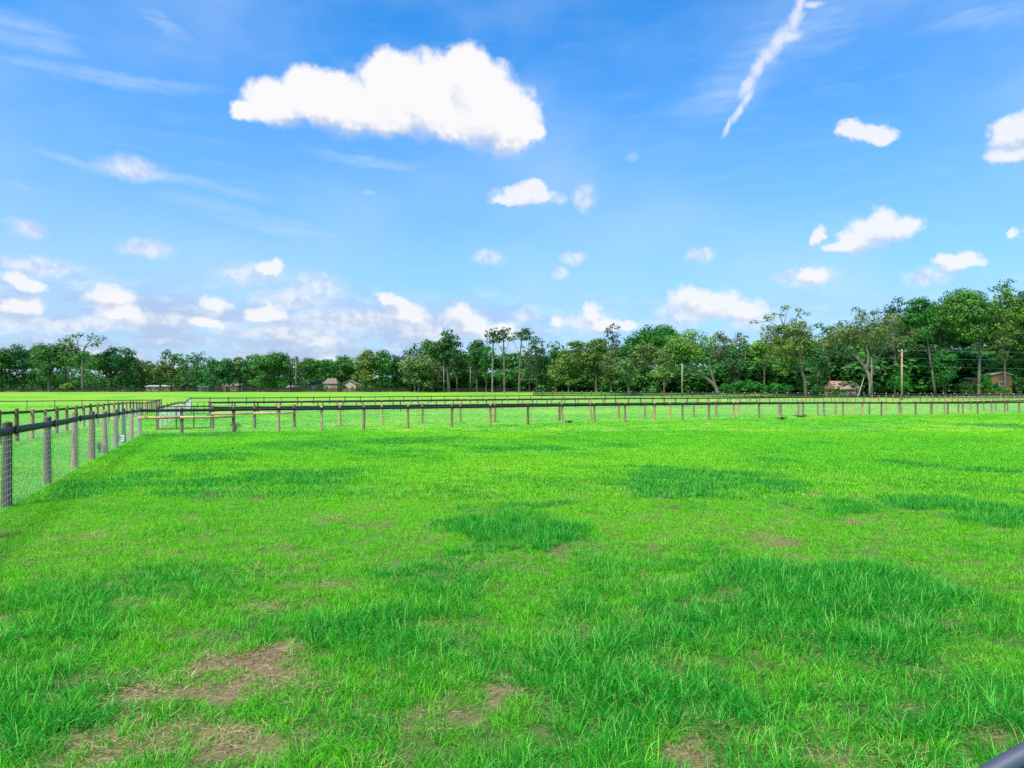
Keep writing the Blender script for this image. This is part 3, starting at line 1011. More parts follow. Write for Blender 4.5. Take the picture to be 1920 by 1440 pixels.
fence('boundary_fence', 'dark board fence with pale post tops along the trees on the right', f6, 'post_grey', side=-1, rails=(.35, .75, 1.2), rail_m='black_board', rail_h=.24, wire=False, caps=True, h=1.35)
fl = seg_pts((ux(-60, 236), 236.0), (ux(1000, 226), 226.0), 2.7)
fence('boundary_fence', 'black board fence at the foot of the trees on the left', fl, 'post_grey', side=-1, rails=(.3, .62, .94, 1.26), rail_m='black_board', rail_h=.20, wire=False, h=1.38)
for o in [o for o in bpy.data.objects if o.name.startswith('post') and o.parent and o.parent.name == 'boundary_fence.001']:
    o.data.materials[0] = M['black_board']

def gate(name, label, a, b, H, nb):
    A, B = Vector(a), Vector(b)
    L = (B - A).length
    an = math.atan2(B.y - A.y, B.x - A.x)
    root = empty(name, (A.x, A.y, (gz1(*a) + gz1(*b)) / 2), an)
    tag(root, label, 'gate')
    r = .028
    x0, x1 = .10, L - .10
    for z, nm in ((.10, 'bottom_bar'), (H, 'top_bar')):
        put(nm, MB().tube([(x0, 0, z), (x1, 0, z)], r, 10).mesh(nm, M['black_metal'], True), root)
    for i in range(nb):
        x = x0 + (x1 - x0) * i / (nb - 1)
        put('upright_bar', MB().tube([(x, 0, .10), (x, 0, H)], r, 10).mesh('upright_bar', M['black_metal'], True), root)
    w = MB()
    for k in range(1, 13):
        z = .10 + (H - .10) * k / 13
        w.tube([(x0, .01, z), (x1, .01, z)], .002, 3, False)
    n = int((x1 - x0) / .05)
    for k in range(1, n):
        x = x0 + (x1 - x0) * k / n
        w.tube([(x, .01, .10), (x, .01, H)], .002, 3, False)
    tag(put('wire_mesh', w.mesh('wire_mesh', M['wire']), root), kind='stuff')
    lat = MB().box((x1 - .12, -.045, H * .62), (.22, .03, .05)).tube([(x1 - .05, -.06, H * .62), (x1 + .07, -.06, H * .62)], .012, 8)
    put('latch', lat.mesh('latch', M['black_metal']), root)
    for z in (.3, H - .25):
        put('hinge', MB().box((.04, 0, z), (.13, .03, .04)).mesh('hinge', M['black_metal']), root)
    return root
gt = gate('metal_gate', 'black tubular metal gate with wire infill behind the near brace rail', g0, g1, 1.36, 4)
sgn = MB().box((.38, -.04, 1.02), (.16, .006, .12))
put('sign', sgn.mesh('sign', M['white']), gt)
gate('metal_gate', 'smaller black metal gate farther back between the lane and middle fence', c3, c3b, 1.36, 5)

# small white tag hanging on the left mesh
tp = left_pts[8]
an_ = math.atan2(left_pts[9][1] - left_pts[8][1], left_pts[9][0] - left_pts[8][0])
tg = MB().box((0, 0, 0), (.20, .008, .24))
t_o = put('tag_sign', tg.mesh('tag_sign', M['white']), None, (tp[0] + .17 * math.sin(an_), tp[1] - .17 * math.cos(an_), gz1(*tp) + .36), (0, .05, .35))
tag(t_o, 'small white tag hung low on the left wire mesh fence', 'sign')
M['ink'] = simple('red_print', (.45, .08, .08), .6)
put('print', MB().box((0, -.006, .03), (.11, .003, .03)).box((0, -.006, -.04), (.13, .003, .016)).mesh('print', M['ink']), t_o)

# ------------------------------------------------------------ trees
def cards(C, N, size, rng, asp=1.35):
    n = len(C)
    up = rng.normal(0, 1, (n, 3))
    t = np.cross(N, up); t /= np.linalg.norm(t, axis=1, keepdims=True) + 1e-9
    s = np.cross(N, t)
    hw, hl = (size * .5)[:, None], (size * .5 * asp)[:, None]
    j = rng.uniform(.6, 1.25, (n, 4, 1))
    c = rng.uniform(-.35, .35, (n, 1)) * size[:, None]
    V = np.stack([C - t * hl * j[:, 0] - N * c * .6, C + s * hw * j[:, 1] + t * c * .5, C + t * hl * j[:, 2] - N * c * .6, C - s * hw * j[:, 3] + t * c * .5], 1)
    return V.reshape(-1, 3), np.arange(n * 4).reshape(n, 4)

def crown_mesh(lobes, size, dens, rng, mname='crown', low=-.55, squash=.72):
    Vs, Fs, vv, b = [], [], [], 0
    for (c, r) in lobes:
        r3 = np.array([r, r, r * squash])
        n = int(max(10, dens * 4.2 * r * r / (size * size)))
        d = rng.normal(0, 1, (int(n * 1.6), 3)); d /= np.linalg.norm(d, axis=1, keepdims=True)
        d = d[d[:, 2] > low + rng.normal(0, .22, len(d))][:n]
        n = len(d)
        if n == 0:
            continue
        # ragged sprays: radius follows a few random bumps
        B = rng.normal(0, 1, (7, 3)); B /= np.linalg.norm(B, axis=1, keepdims=True)
        bump_ = np.clip((d @ B.T).max(1), 0, 1) ** 3
        rad = (.62 + .42 * bump_) * (1 - .45 * rng.random(n) ** 2.2)
        P = np.array(c) + d * r3 * rad[:, None] + rng.normal(0, size * .25, (n, 3))
        N = d / np.array([1, 1, squash]) + rng.normal(0, .42, (n, 3)); N[:, 2] += .25
        N /= np.linalg.norm(N, axis=1, keepdims=True)
        V, Fq = cards(P, N, size * rng.uniform(.6, 1.25, n), rng)
        Vs.append(V); Fs.append(Fq + b); b += len(V)
        base = rng.uniform(.25, .75)
        vv.append(np.repeat(np.clip(base + rng.normal(0, .16, n), 0, 1), 4))
    me = npmesh(mname, np.concatenate(Vs), np.concatenate(Fs), M['foliage'])
    fattr(me, 'v', np.concatenate(vv))
    return me

def smooth_path(P, k=4):
    P = [Vector(p) for p in P]
    out = []
    for i in range(len(P) - 1):
        p0, p1, p2, p3 = P[max(i - 1, 0)], P[i], P[i + 1], P[min(i + 2, len(P) - 1)]
        for s in range(k):
            t = s / k
            out.append(.5 * ((2 * p1) + (p2 - p0) * t + (2 * p0 - 5 * p1 + 4 * p2 - p3) * t * t + (3 * p1 - p0 - 3 * p2 + p3) * t ** 3))
    out.append(P[-1])
    return out

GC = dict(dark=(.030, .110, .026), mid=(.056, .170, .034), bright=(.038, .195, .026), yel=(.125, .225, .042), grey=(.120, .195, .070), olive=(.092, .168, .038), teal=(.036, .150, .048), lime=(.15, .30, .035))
NTRI = [0]

def tree(name, label, x, D, top, cb, hw, col='mid', kind='oak', seed=None, n=None, bark='bark', tr=None, limbs=None, lobes=None, base=None, group='trees along the edge of the pasture', cat='tree', moss=None, size=None, dens=1.0, lean=0.0, auto=True, squash=.72, lsc=1.25):
    rng = np.random.default_rng(seed if seed is not None else int(x * 7 + D))
    rg = random.Random(int(x * 13 + D))
    bx = base if base is not None else x
    X0, Z0 = ux(bx, D), gz1(ux(bx, D), D)
    root = empty(name, (X0, D, Z0))
    tag(root, label, cat, group)
    k = D / F
    H = (HY - top) * k + CAMZ - Z0
    zb = max((HY - cb) * k + CAMZ - Z0, .2)
    R = hw * k
    cx = (x - bx) * k
    size = size or max(.30, .0023 * D)
    L = []
    if auto:
        zc, rz = (H + zb) / 2, (H - zb) / 2
        if kind == 'oak':
            nl, fr, yd = int((n or 26) * 1.5), (.24, .42), .85
        elif kind == 'airy':
            nl, fr, yd = int((n or 26) * 1.6), (.16, .30), .8
        elif kind == 'column':
            nl, fr, yd = n or 20, (.45, .75), 1.0
        elif kind == 'pine':
            nl, fr, yd = n or 20, (.16, .30), .9
        elif kind == 'bush':
            nl, fr, yd = n or 12, (.35, .55), .9
        mr = min(R, rz * 1.3)
        for i in range(nl):
            d = rng.normal(0, 1, 3); d /= np.linalg.norm(d)
            if d[2] < -.2 and rng.random() < .5:
                d[2] *= -1
            q = rng.uniform(.55, 1.0) if kind != 'pine' else rng.uniform(.3, 1.0)
            r = mr * rng.uniform(*fr)
            # leave room for the lobe's own radius
            L.append((np.array([cx + d[0] * (R - r * .8) * q, d[1] * R * yd * q, zc + d[2] * max(rz - r * squash * .9, .1) * q]), r))
        if kind in ('oak', 'airy') and cb > 700 and name != 'tall_oak_tree':     # boughs hanging low all round
            for _ in range(int(6 + hw * .25)):
                a = rng.uniform(0, 6.28); q = rng.uniform(.2, .95)
                r = mr * rng.uniform(.2, .32)
                L.append((np.array([cx + math.cos(a) * R * q, math.sin(a) * R * .8 * q, zb + rng.uniform(.0, .32) * (H - zb)]), r))
        if kind in ('oak', 'column', 'bush'):
            for _ in range(3):
                L.append((np.array([cx + rng.uniform(-.4, .4) * R, rng.uniform(-.3, .3) * R, zc + rng.uniform(-.35, .35) * rz]), mr * .5))
    for (px, py, pr) in (lobes or []):
        L.append((np.array([(px - bx) * k, rg.uniform(-1, 1) * max(R, 2) * .45, (HY - py) * k + CAMZ - Z0]), pr * k * lsc))
    me = crown_mesh(L, size, dens * (1.0 if kind != 'airy' else .8), rng, squash=squash)
    NTRI[0] += len(me.polygons) * 2
    co = put('crown', me, root)
    c = GC[col] if isinstance(col, str) else col
    j = [rg.uniform(.9, 1.12) for _ in range(3)]
    co.color = (c[0] * j[0], c[1] * j[1], c[2] * j[2], 1)
    if kind == 'bush':
        b = MB()
        for i in range(5):
            a = rg.uniform(0, 6.28)
            b.tube([(0, 0, -.1), (.3 * math.cos(a), .3 * math.sin(a), .5), (R * .5 * math.cos(a), R * .5 * math.sin(a), H * .6)], [.05, .04, .015], 5)
        put('stem', b.mesh('stem', M['bark']), root)
        return root
    tr = tr or max(.16, min(.55, R * .075))
    b = MB()
    if limbs:
        for path, r0, r1 in limbs:
            P = smooth_path([((px - bx) * k, dy, (HY - py) * k + CAMZ - Z0) for px, py, dy in path], 4)
            m_ = len(P)
            b.tube(P, [r0 + (r1 - r0) * i / (m_ - 1) for i in range(m_)], 8)
    else:
        hf = zb + (H - zb) * (.18 if kind != 'pine' else .5)
        ln = lean * k
        P = smooth_path([(0, 0, -.3), (ln * .15 + rg.uniform(-.1, .1), rg.uniform(-.1, .1), hf * .35), (ln * .5, 0, hf * .7), (cx * .6 + ln, 0, hf), (cx, 0, hf + (H - hf) * .55)], 3)
        m_ = len(P)
        b.tube(P, [tr * (1.25 if i == 0 else 1) * (1 - .7 * i / (m_ - 1)) for i in range(m_)], 8)
        fk = P[int(m_ * .72)] if kind != 'pine' else P[int(m_ * .8)]
        fk0 = P[int(m_ * .5)]
        big = sorted(L, key=lambda q: -q[1])[:14 if kind == 'airy' else 9]
        for (c_, r_) in big:
            s = fk0 if c_[2] < zb + (H - zb) * .5 and kind != 'pine' else fk
            e = Vector(c_)
            mid = (Vector(s) + e) / 2 + Vector((rg.uniform(-.4, .4), rg.uniform(-.4, .4), -.06 * (e - Vector(s)).length))
            q = smooth_path([s, mid, e], 3)
            b.tube(q, [tr * .42 * (1 - .8 * i / (len(q) - 1)) for i in range(len(q))], 5)
    if limbs or lobes:       # twigs from the limb ends into the loose lobes
        ends = [Vector(((px - bx) * k, dy, (HY - py) * k + CAMZ - Z0)) for path, _, _ in (limbs or []) for px, py, dy in path[2:]]
        if ends:
            for c_, r_ in L[-len(lobes or []):]:
                e = Vector(c_)
                s = min(ends, key=lambda p: (p - e).length + max(0, (p.z - e.z)) * 2)
                mid = (s + e) / 2 + Vector((rg.uniform(-.3, .3), rg.uniform(-.3, .3), rg.uniform(-.2, .4)))
                b.tube([s, mid, e], [.10, .07, .025], 5)
    # root flare
    b.tube([(0, 0, -.3), (0, 0, .12), (0, 0, .5)], [tr * 1.6, tr * 1.35, tr * 1.02], 8)
    put('trunk', b.mesh('trunk', M[bark], True), root)
    if moss:
        ms = MB()
        rr = random.Random(5)
        for c_, r_ in L:
            for i in range(moss // 2):
                a = rr.uniform(0, 6.28); q = rr.uniform(.2, 1)
                p = Vector((c_[0] + math.cos(a) * r_ * q, c_[1] + math.sin(a) * r_ * q, c_[2] - r_ * .35 * rr.random()))
                l = rr.uniform(.6, 2.2)
                w = rr.uniform(.04, .10)
                ms.tube([p, p + Vector((rr.uniform(-.1, .1), 0, -l * .5)), p + Vector((rr.uniform(-.15, .15), 0, -l))], [w, w * .8, .01], 4, False)
        tag(put('hanging_moss', ms.mesh('hanging_moss', M['moss']), root), kind='stuff')
    return root

def palm(label, x, D, top):
    k = D / F
    X0 = ux(x, D); Z0 = gz1(X0, D)
    root = empty('palm_tree', (X0, D, Z0))
    tag(root, label, 'palm', 'palms in the middle of the tree line')
    H = (HY - top) * k + CAMZ - Z0
    ht = H - 1.7
    put('trunk', MB().tube([(0, 0, -.2), (.05, 0, ht * .5), (0, 0, ht)], [.24, .19, .2], 9).mesh('trunk', M['bark_pale'], True), root)
    rg = random.Random(int(x))
    for i in range(30):
        a = rg.uniform(0, 6.28); el = rg.uniform(-.9, 1.3)
        l = rg.uniform(1.3, 1.9)
        d = Vector((math.cos(a) * math.cos(el), math.sin(a) * math.cos(el), math.sin(el)))
        s = Vector((-math.sin(a), math.cos(a), 0))
        o = Vector((0, 0, ht + .1))
        b = MB()
        c = o + d * l * .45
        b.tube([o, c], [.03, .015], 3, False)
        n = 8
        for j in range(n):
            t = (j / (n - 1) - .5) * 2.0
            e = c + (d * math.cos(t) + s * math.sin(t)) * l * .6 + Vector((0, 0, -.25 * abs(t)))
            w = (s * math.cos(t) - d * math.sin(t)) * .06
            b.add([c, (c + e) / 2 + w, e, (c + e) / 2 - w], [(0, 1, 2, 3)])
        f = put('frond', b.mesh('frond', M['foliage']), root)
        f.color = (.06, .12, .035, 1)

def T(name, label, x, D, top, cb, hw, *a, **k):
    if D > 220 and x < 1200:
        hw *= 1.17
    return tree(name, label, x, D, top, cb, hw, *a, **k)
T('oak_tree', 'dense round oak at the far left edge of the tree line', 4, 241, 644, 722, 36, 'mid')
T('oak_tree', 'dark oak second from the left edge with a flat top', 44, 245, 641, 721, 34, 'teal')
T('oak_tree', 'broad green oak just left of the tall open topped tree', 92, 240, 637, 720, 34, 'mid')
T('oak_tree', 'open leafy tree rising behind, immediately left of the tall open topped tree', 122, 248, 630, 700, 28, 'olive', 'airy')
T('tall_oak_tree', 'tall tree with an open umbrella top and visible grey trunk on the left', 155, 236, 655, 712, 36, 'mid', 'airy', n=16, bark='bark_pale', tr=.5,
  limbs=[([(155, 737, 0), (155, 715, 0), (154, 690, 0), (155, 668, .3), (160, 650, 0), (170, 640, 0)], .48, .14), ([(155, 668, .3), (150, 655, -.5), (146, 640, 0), (150, 632, 0)], .2, .08), ([(160, 652, 0), (176, 643, .4), (188, 645, 0)], .16, .06)],
  lobes=[(146, 633, 8), (155, 629, 8), (164, 634, 7), (173, 629, 8), (183, 634, 8), (190, 643, 7), (178, 647, 7), (142, 646, 7), (128, 690, 15), (143, 700, 14), (180, 682, 14), (168, 664, 10)])
T('round_shrub', 'pale yellow green round bush at the foot of the tall open topped tree', 125, 233, 718, 733, 11, 'yel', 'bush', cat='bush', group='shrubs')
T('oak_tree', 'dense dark green oak right of the tall open topped tree', 208, 243, 645, 723, 27, 'dark')
T('oak_tree', 'dark conical tree sloping down to the gap in the left tree line', 233, 240, 647, 724, 26, (.018, .11, .03))
T('oak_tree', 'low yellowish tree in the dip of the left tree line', 268, 250, 671, 724, 26, 'olive')
T('oak_tree', 'greyish olive tree right of the dip in the left tree line', 300, 246, 674, 722, 24, 'grey')
T('oak_tree', 'open branched tree with sky showing through its top, left of centre', 322, 250, 653, 715, 24, 'mid', 'airy', n=34)
T('oak_tree', 'thin topped tree with a bare twig above the white house', 352, 249, 660, 722, 20, 'mid', 'airy')
T('oak_tree', 'open crowned tree above the low grey shed', 378, 245, 657, 720, 26, 'teal', 'airy', n=34)
T('oak_tree', 'round bluish oak with a grey trunk in front of the tan gabled house', 412, 238, 667, 722, 31, 'teal', bark='bark_pale')
T('oak_tree', 'medium oak above the cream wall', 450, 246, 663, 722, 23, 'mid')
T('oak_tree', 'leafy tree tucked left of the broad domed oak', 473, 244, 660, 720, 21, 'teal')
T('oak_tree', 'broad domed oak left of the slender light pole', 508, 238, 652, 723, 38, 'mid', n=36)
T('oak_tree', 'spiky topped tree behind the slender light pole', 545, 247, 657, 722, 21, 'grey', 'airy', n=30)
T('oak_tree', 'low spreading tree right of the slender light pole', 582, 246, 667, 716, 27, 'mid')
T('oak_tree', 'dark tree overhanging the brown roofed barn', 612, 262, 668, 712, 32, 'bright')
T('oak_tree', 'bright green tree right above the brown roofed barn', 645, 262, 664, 714, 30, 'mid')
T('oak_tree', 'tall pale yellow green tree right of the barn', 690, 241, 652, 716, 26, 'yel')
T('oak_tree', 'small light green tree under the pale yellow green one', 686, 236, 694, 731, 15, 'yel', 'oak')
T('oak_tree', 'saturated green tree between the pale yellow one and the dark gap', 716, 242, 650, 727, 24, 'bright')
T('oak_tree', 'dark tree in the notch left of the tall central oaks', 748, 246, 660, 728, 24, 'dark')
T('oak_tree', 'tall leafy tree on the left shoulder of the central clump', 778, 244, 636, 715, 24, 'dark', 'airy', n=34)
T('oak_tree', 'silvery green spreading oak standing forward in the centre left', 785, 226, 660, 726, 36, 'grey', n=36, bark='bark_pale')
T('oak_tree', 'tall dense oak forming the left half of the central clump', 812, 240, 626, 720, 28, 'mid')
T('oak_tree', 'tallest dark leafy tree of the central clump', 842, 238, 613, 712, 28, 'dark', n=34)
T('vine_covered_tree', 'narrow vine covered trunk right of the two palms', 857, 232, 640, 733, 13, 'dark', 'column')
T('oak_tree', 'small silvery tree beside the two palms', 818, 230, 676, 716, 14, 'grey', 'airy')
palm('left of the two palms before the central trees', 832, 224, 668)
palm('right of the two palms before the central trees', 839, 225, 670)
T('oak_tree', 'light green small tree over the tan house in the centre', 873, 242, 672, 722, 17, 'yel')
T('vine_covered_tree', 'vine covered tree with a leafy head left of the pale pine trunks', 894, 232, 620, 730, 23, 'dark', 'column', n=26)
T('vine_covered_tree', 'ivy clad green tree directly left of the palest pine trunk', 912, 226, 634, 732, 13, 'bright', 'column')
def pine(label, x, topx, top, D, hw, cb, bark, col='dark', extra=None):
    hw *= 1.3
    T('pine_tree', label, topx, D, top, cb + 6, hw, col, 'pine', base=x, n=36, bark=bark, tr=.3, group='tall bare stemmed trees in the centre', dens=.85,
      limbs=[([(x, 740, 0), (x + (topx - x) * .15, 700, 0), (x + (topx - x) * .4, 665, 0), (x + (topx - x) * .8, (top + cb) / 2, 0), (topx, top + 6, 0)], .36, .08)] + (extra or []),
      lobes=[(topx - hw * .6, cb - 8, 6), (topx + hw * .5, cb - 12, 6), (topx, cb + 6, 5)])
pine('tall bare stem with the palest trunk, left of the three central ones', 923, 926, 611, 216, 16, 650, 'bark_pale')
pine('tall brown stem with a domed top, middle of the three central ones', 946, 943, 606, 215, 20, 648, 'bark')
pine('tall stem with a wide flat top, right of the three central ones', 973, 980, 609, 215, 24, 645, 'bark', extra=[([(975, 715, 0), (983, 700, 0), (985, 680, 0), (990, 655, 0)], .2, .08)])
T('oak_tree', 'open tree leaning right of the three tall stems', 1006, 222, 620, 705, 22, 'dark', 'airy', n=24)
T('oak_tree', 'pale limbed tree with grey moss right of the tall stems', 993, 225, 640, 712, 14, 'grey', 'airy')
T('vine_covered_tree', 'dark vine covered tree at the right end of the central gap', 1016, 224, 648, 731, 17, 'dark', 'column')
T('oak_tree', 'dark green tree low behind the right end of the central gap', 1042, 238, 636, 722, 24, 'mid')
T('oak_tree', 'layered tree with bright low branches reaching left', 1066, 222, 650, 722, 26, 'yel', lobes=[(1035, 702, 13), (1048, 712, 12), (1030, 688, 9)])
T('oak_tree', 'olive green tree with a rounded top left of the dark feathery pine', 1080, 228, 632, 715, 27, 'olive')
T('oak_tree', 'big yellow olive tree below the dark feathery pine', 1118, 224, 628, 716, 30, 'olive', n=34)
T('feathery_pine', 'dark feathery pine head rising above the crowns right of centre', 1148, 248, 602, 690, 22, (.015, .06, .02), 'airy', n=24)
T('oak_tree', 'grey green oak under the dark feathery pine', 1146, 212, 652, 722, 28, 'grey')
T('oak_tree', 'low greyish oak with a pale leaning trunk right of centre', 1172, 204, 668, 722, 24, 'grey', base=1179, bark='bark_pale', tr=.4, lean=-4)
T('oak_tree', 'wide bright green dome behind the grey green oaks', 1235, 244, 604, 700, 60, (.024, .17, .018), n=60)
T('oak_tree', 'bright green shoulder left of the wide bright dome', 1192, 240, 618, 700, 28, (.026, .16, .02))
T('oak_tree', 'grey green oak standing before the left of the bright dome', 1207, 212, 632, 718, 30, 'grey', n=32)
T('oak_tree', 'light olive round oak before the middle of the bright dome', 1245, 206, 643, 722, 26, 'grey')
T('live_oak_tree', 'olive live oak with a thick pale trunk leaning hard to the left', 1284, 192, 622, 695, 48, 'yel', n=20, base=1346, bark='bark_pale', tr=.5,
  limbs=[([(1346, 742, 0), (1342, 726, 0), (1326, 710, 0), (1306, 697, .5), (1285, 682, 0), (1270, 668, 0)], .62, .2), ([(1341, 724, 0), (1334, 702, -.5), (1330, 680, 0), (1336, 655, .5), (1330, 635, 0)], .36, .12), ([(1316, 703, 0), (1318, 680, 0), (1305, 655, 0), (1298, 640, 0)], .24, .1)],
  lobes=[(1228, 702, 13), (1242, 692, 15), (1256, 703, 12), (1262, 672, 18), (1272, 640, 20), (1290, 628, 17), (1306, 636, 18), (1282, 655, 18), (1318, 652, 16), (1328, 676, 14), (1298, 672, 12), (1334, 640, 14)])
T('oak_tree', 'open topped olive tree right of the leaning live oak', 1350, 214, 612, 690, 26, 'olive', 'airy', n=40)
T('oak_tree', 'open grey green tree with dark stems and sky between its branches', 1386, 208, 616, 705, 26, 'grey', 'airy', n=38)
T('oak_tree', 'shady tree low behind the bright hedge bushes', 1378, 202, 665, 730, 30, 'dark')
T('oak_tree', 'bright yellow green rounded crown left of the tall twiggy oak', 1424, 198, 632, 690, 22, 'lime', bark='bark', base=1433)
T('tall_oak_tree', 'tall twiggy oak with thin bare branches above its crown', 1482, 186, 598, 700, 58, 'yel', 'airy', n=54, dens=1.15, base=1510, bark='bark_pale', tr=.42,
  limbs=[([(1511, 744, 0), (1509, 715, 0), (1503, 695, 0), (1491, 672, 0), (1482, 650, 0), (1470, 615, 0), (1462, 590, 0)], .5, .1), ([(1503, 695, 0), (1500, 660, .4), (1492, 620, 0), (1494, 592, 0)], .28, .08), ([(1497, 680, 0), (1512, 648, 0), (1524, 618, 0)], .26, .08), ([(1474, 630, 0), (1458, 612, 0), (1440, 602, 0)], .16, .06), ([(1468, 612, 0), (1474, 592, 0), (1477, 580, 0)], .12, .05)],
  lobes=[(1424, 602, 7), (1433, 596, 7), (1443, 600, 8), (1452, 590, 6), (1461, 584, 6), (1470, 577, 6), (1480, 574, 5), (1475, 590, 5), (1494, 583, 6), (1505, 580, 5), (1512, 588, 6), (1492, 600, 7), (1515, 602, 8), (1440, 615, 11), (1430, 628, 10), (1452, 690, 10), (1462, 700, 9), (1478, 700, 8), (1530, 612, 9), (1500, 595, 5)])
T('oak_tree', 'grey green leafy mass at the right foot of the tall twiggy oak', 1533, 182, 646, 734, 26, (.05, .15, .05), n=36)
T('oak_tree', 'open olive tree between the twiggy oak and the mossy oak', 1556, 196, 603, 690, 30, 'olive', 'airy', n=40)
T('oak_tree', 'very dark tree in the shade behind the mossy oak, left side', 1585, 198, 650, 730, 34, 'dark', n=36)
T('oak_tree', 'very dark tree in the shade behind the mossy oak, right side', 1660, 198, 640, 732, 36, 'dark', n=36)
T('mossy_oak_tree', 'spreading grey limbed oak hung with moss left of the wooden utility pole', 1625, 177, 604, 660, 62, (.12, .20, .06), 'airy', n=46, base=1633, bark='bark_pale', tr=.55, moss=7,
  limbs=[([(1633, 745, 0), (1632, 715, 0), (1624, 694, 0), (1610, 674, 0), (1592, 655, .8), (1568, 642, 0)], .62, .14), ([(1624, 694, 0), (1627, 670, -.5), (1622, 645, 0), (1615, 615, 0), (1613, 590, 0)], .36, .08), ([(1631, 708, 0), (1643, 680, 0), (1655, 660, .5), (1670, 640, 0)], .34, .1), ([(1634, 700, 0), (1650, 692, -.6), (1672, 685, -.8)], .16, .06), ([(1612, 676, 0), (1606, 655, .6), (1596, 630, 0)], .22, .08)],
  lsc=1.9, dens=1.25, lobes=[(1590, 628, 11), (1610, 640, 9), (1640, 625, 11), (1660, 636, 10), (1628, 590, 7), (1545, 645, 8), (1556, 634, 10), (1568, 622, 11), (1584, 610, 11), (1600, 600, 9), (1612, 588, 6), (1614, 578, 5), (1628, 606, 11), (1650, 605, 12), (1672, 600, 12), (1694, 612, 12), (1706, 628, 9), (1572, 646, 9), (1690, 640, 9)])
T('tall_oak_tree', 'tall dark open crown left of the slanting pale trunk', 1678, 190, 548, 690, 32, 'dark', 'airy', n=60, tr=.3)
T('tall_oak_tree', 'dense green tree on a long slanting pale trunk right of the utility pole', 1726, 186, 552, 650, 34, 'bright', n=40, base=1755, bark='bark_pale', tr=.3,
  limbs=[([(1755, 744, 0), (1750, 712, 0), (1745, 680, 0), (1740, 645, 0), (1735, 612, 0), (1726, 590, 0)], .36, .14), ([(1735, 612, 0), (1722, 598, 0), (1712, 580, 0)], .16, .07)])
T('tall_oak_tree', 'tall green tree behind and between the two pale trunks at the right', 1772, 194, 543, 700, 36, 'mid', n=46)
T('tall_oak_tree', 'tall layered oak with a straight pale trunk near the right edge', 1810, 184, 533, 655, 48, (.09, .26, .045), n=50, base=1836, bark='bark_pale', tr=.42,
  limbs=[([(1836, 742, 0), (1836, 700, 0), (1837, 660, 0), (1838, 625, 0), (1830, 600, 0), (1820, 570, 0)], .46, .14), ([(1838, 628, 0), (1852, 610, 0), (1866, 596, 0)], .26, .1), ([(1838, 640, 0), (1822, 624, 0), (1808, 612, 0)], .2, .08)])
T('tall_oak_tree', 'very tall open tree at the right edge of the picture', 1884, 182, 517, 690, 40, (.10, .20, .03), 'airy', n=70, tr=.32)
T('tall_oak_tree', 'tall dark tree mostly cut by the right edge of the picture', 1940, 184, 520, 700, 44, 'dark', n=44)
T('oak_tree', 'dense dark tree behind the orange brown house', 1890, 200, 590, 730, 40, 'dark', n=44)
T('oak_tree', 'dark green tree left of the orange brown house', 1822, 200, 640, 732, 30, 'teal', n=36)
T('leafy_tree', 'bright green leafy column right of the slanting pale trunk', 1769, 179, 646, 739, 25, (.022, .15, .025), 'column', n=34)
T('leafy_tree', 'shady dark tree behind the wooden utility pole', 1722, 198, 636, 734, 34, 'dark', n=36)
T('leafy_tree', 'low bright green tree directly behind the wooden utility pole', 1690, 176, 692, 741, 25, (.02, .17, .02), 'bush', n=22)
for x, t, h, lb in ((1362, 716, 17, 'bright green bush at the left end of the hedge'), (1384, 712, 18, 'bright green bush second in the hedge from the leaning oak'), (1404, 706, 15, 'tallest bright bush in the middle of the hedge'),
                    (1428, 716, 18, 'rounded bush right of the middle of the hedge'), (1452, 714, 17, 'bush in the hedge below the twiggy oak'), (1478, 718, 17, 'bush at the right end of the hedge')):
    T('hedge_bush', lb, x, 185, t, 741, h, (.024, .17, .02), 'bush', cat='bush', group='hedge of bright bushes')
T('hedge_bush', 'green bush beside the pink roofed house', 1568, 182, 728, 743, 22, (.022, .14, .02), 'bush', cat='bush', group='shrubs')
T('hedge_bush', 'tall green bush covering the left of the orange brown house', 1848, 178, 700, 743, 16, (.022, .15, .022), 'bush', n=18, cat='bush', group='shrubs')
T('hedge_bush', 'low green bush under the wall of the orange brown house', 1880, 177, 728, 744, 26, (.022, .15, .022), 'bush', n=18, cat='bush', group='shrubs')
T('hedge_bush', 'green bush right against the front of the orange brown house', 1868, 179, 713, 743, 11, (.022, .15, .022), 'bush', n=18, cat='bush', group='shrubs')
T('hedge_bush', 'green bush right of the orange brown house', 1912, 180, 700, 744, 14, (.02, .12, .02), 'bush', n=18, cat='bush', group='shrubs')
T('hedge_bush', 'dark bush left of the pink roofed house', 1530, 178, 722, 744, 16, (.02, .12, .03), 'bush', cat='bush', group='shrubs')
T('hedge_bush', 'dark bush between slanting trunk and orange brown house', 1806, 180, 712, 743, 22, (.02, .09, .02), 'bush', cat='bush', group='shrubs')
T('hedge_bush', 'dark green bush at the foot of the mossy oak', 1650, 184, 722, 743, 16, (.02, .10, .02), 'bush', cat='bush', group='shrubs')
T('hedge_bush', 'dark bush between the tan barn and the cream house with the dark opening', 641, 238, 714, 734, 8, 'dark', 'bush', cat='bush', group='shrubs')
T('hedge_bush', 'dark bush at the left foot of the tan barn', 599, 238, 719, 734, 8, 'dark', 'bush', cat='bush', group='shrubs')
print('tree tris', NTRI[0])

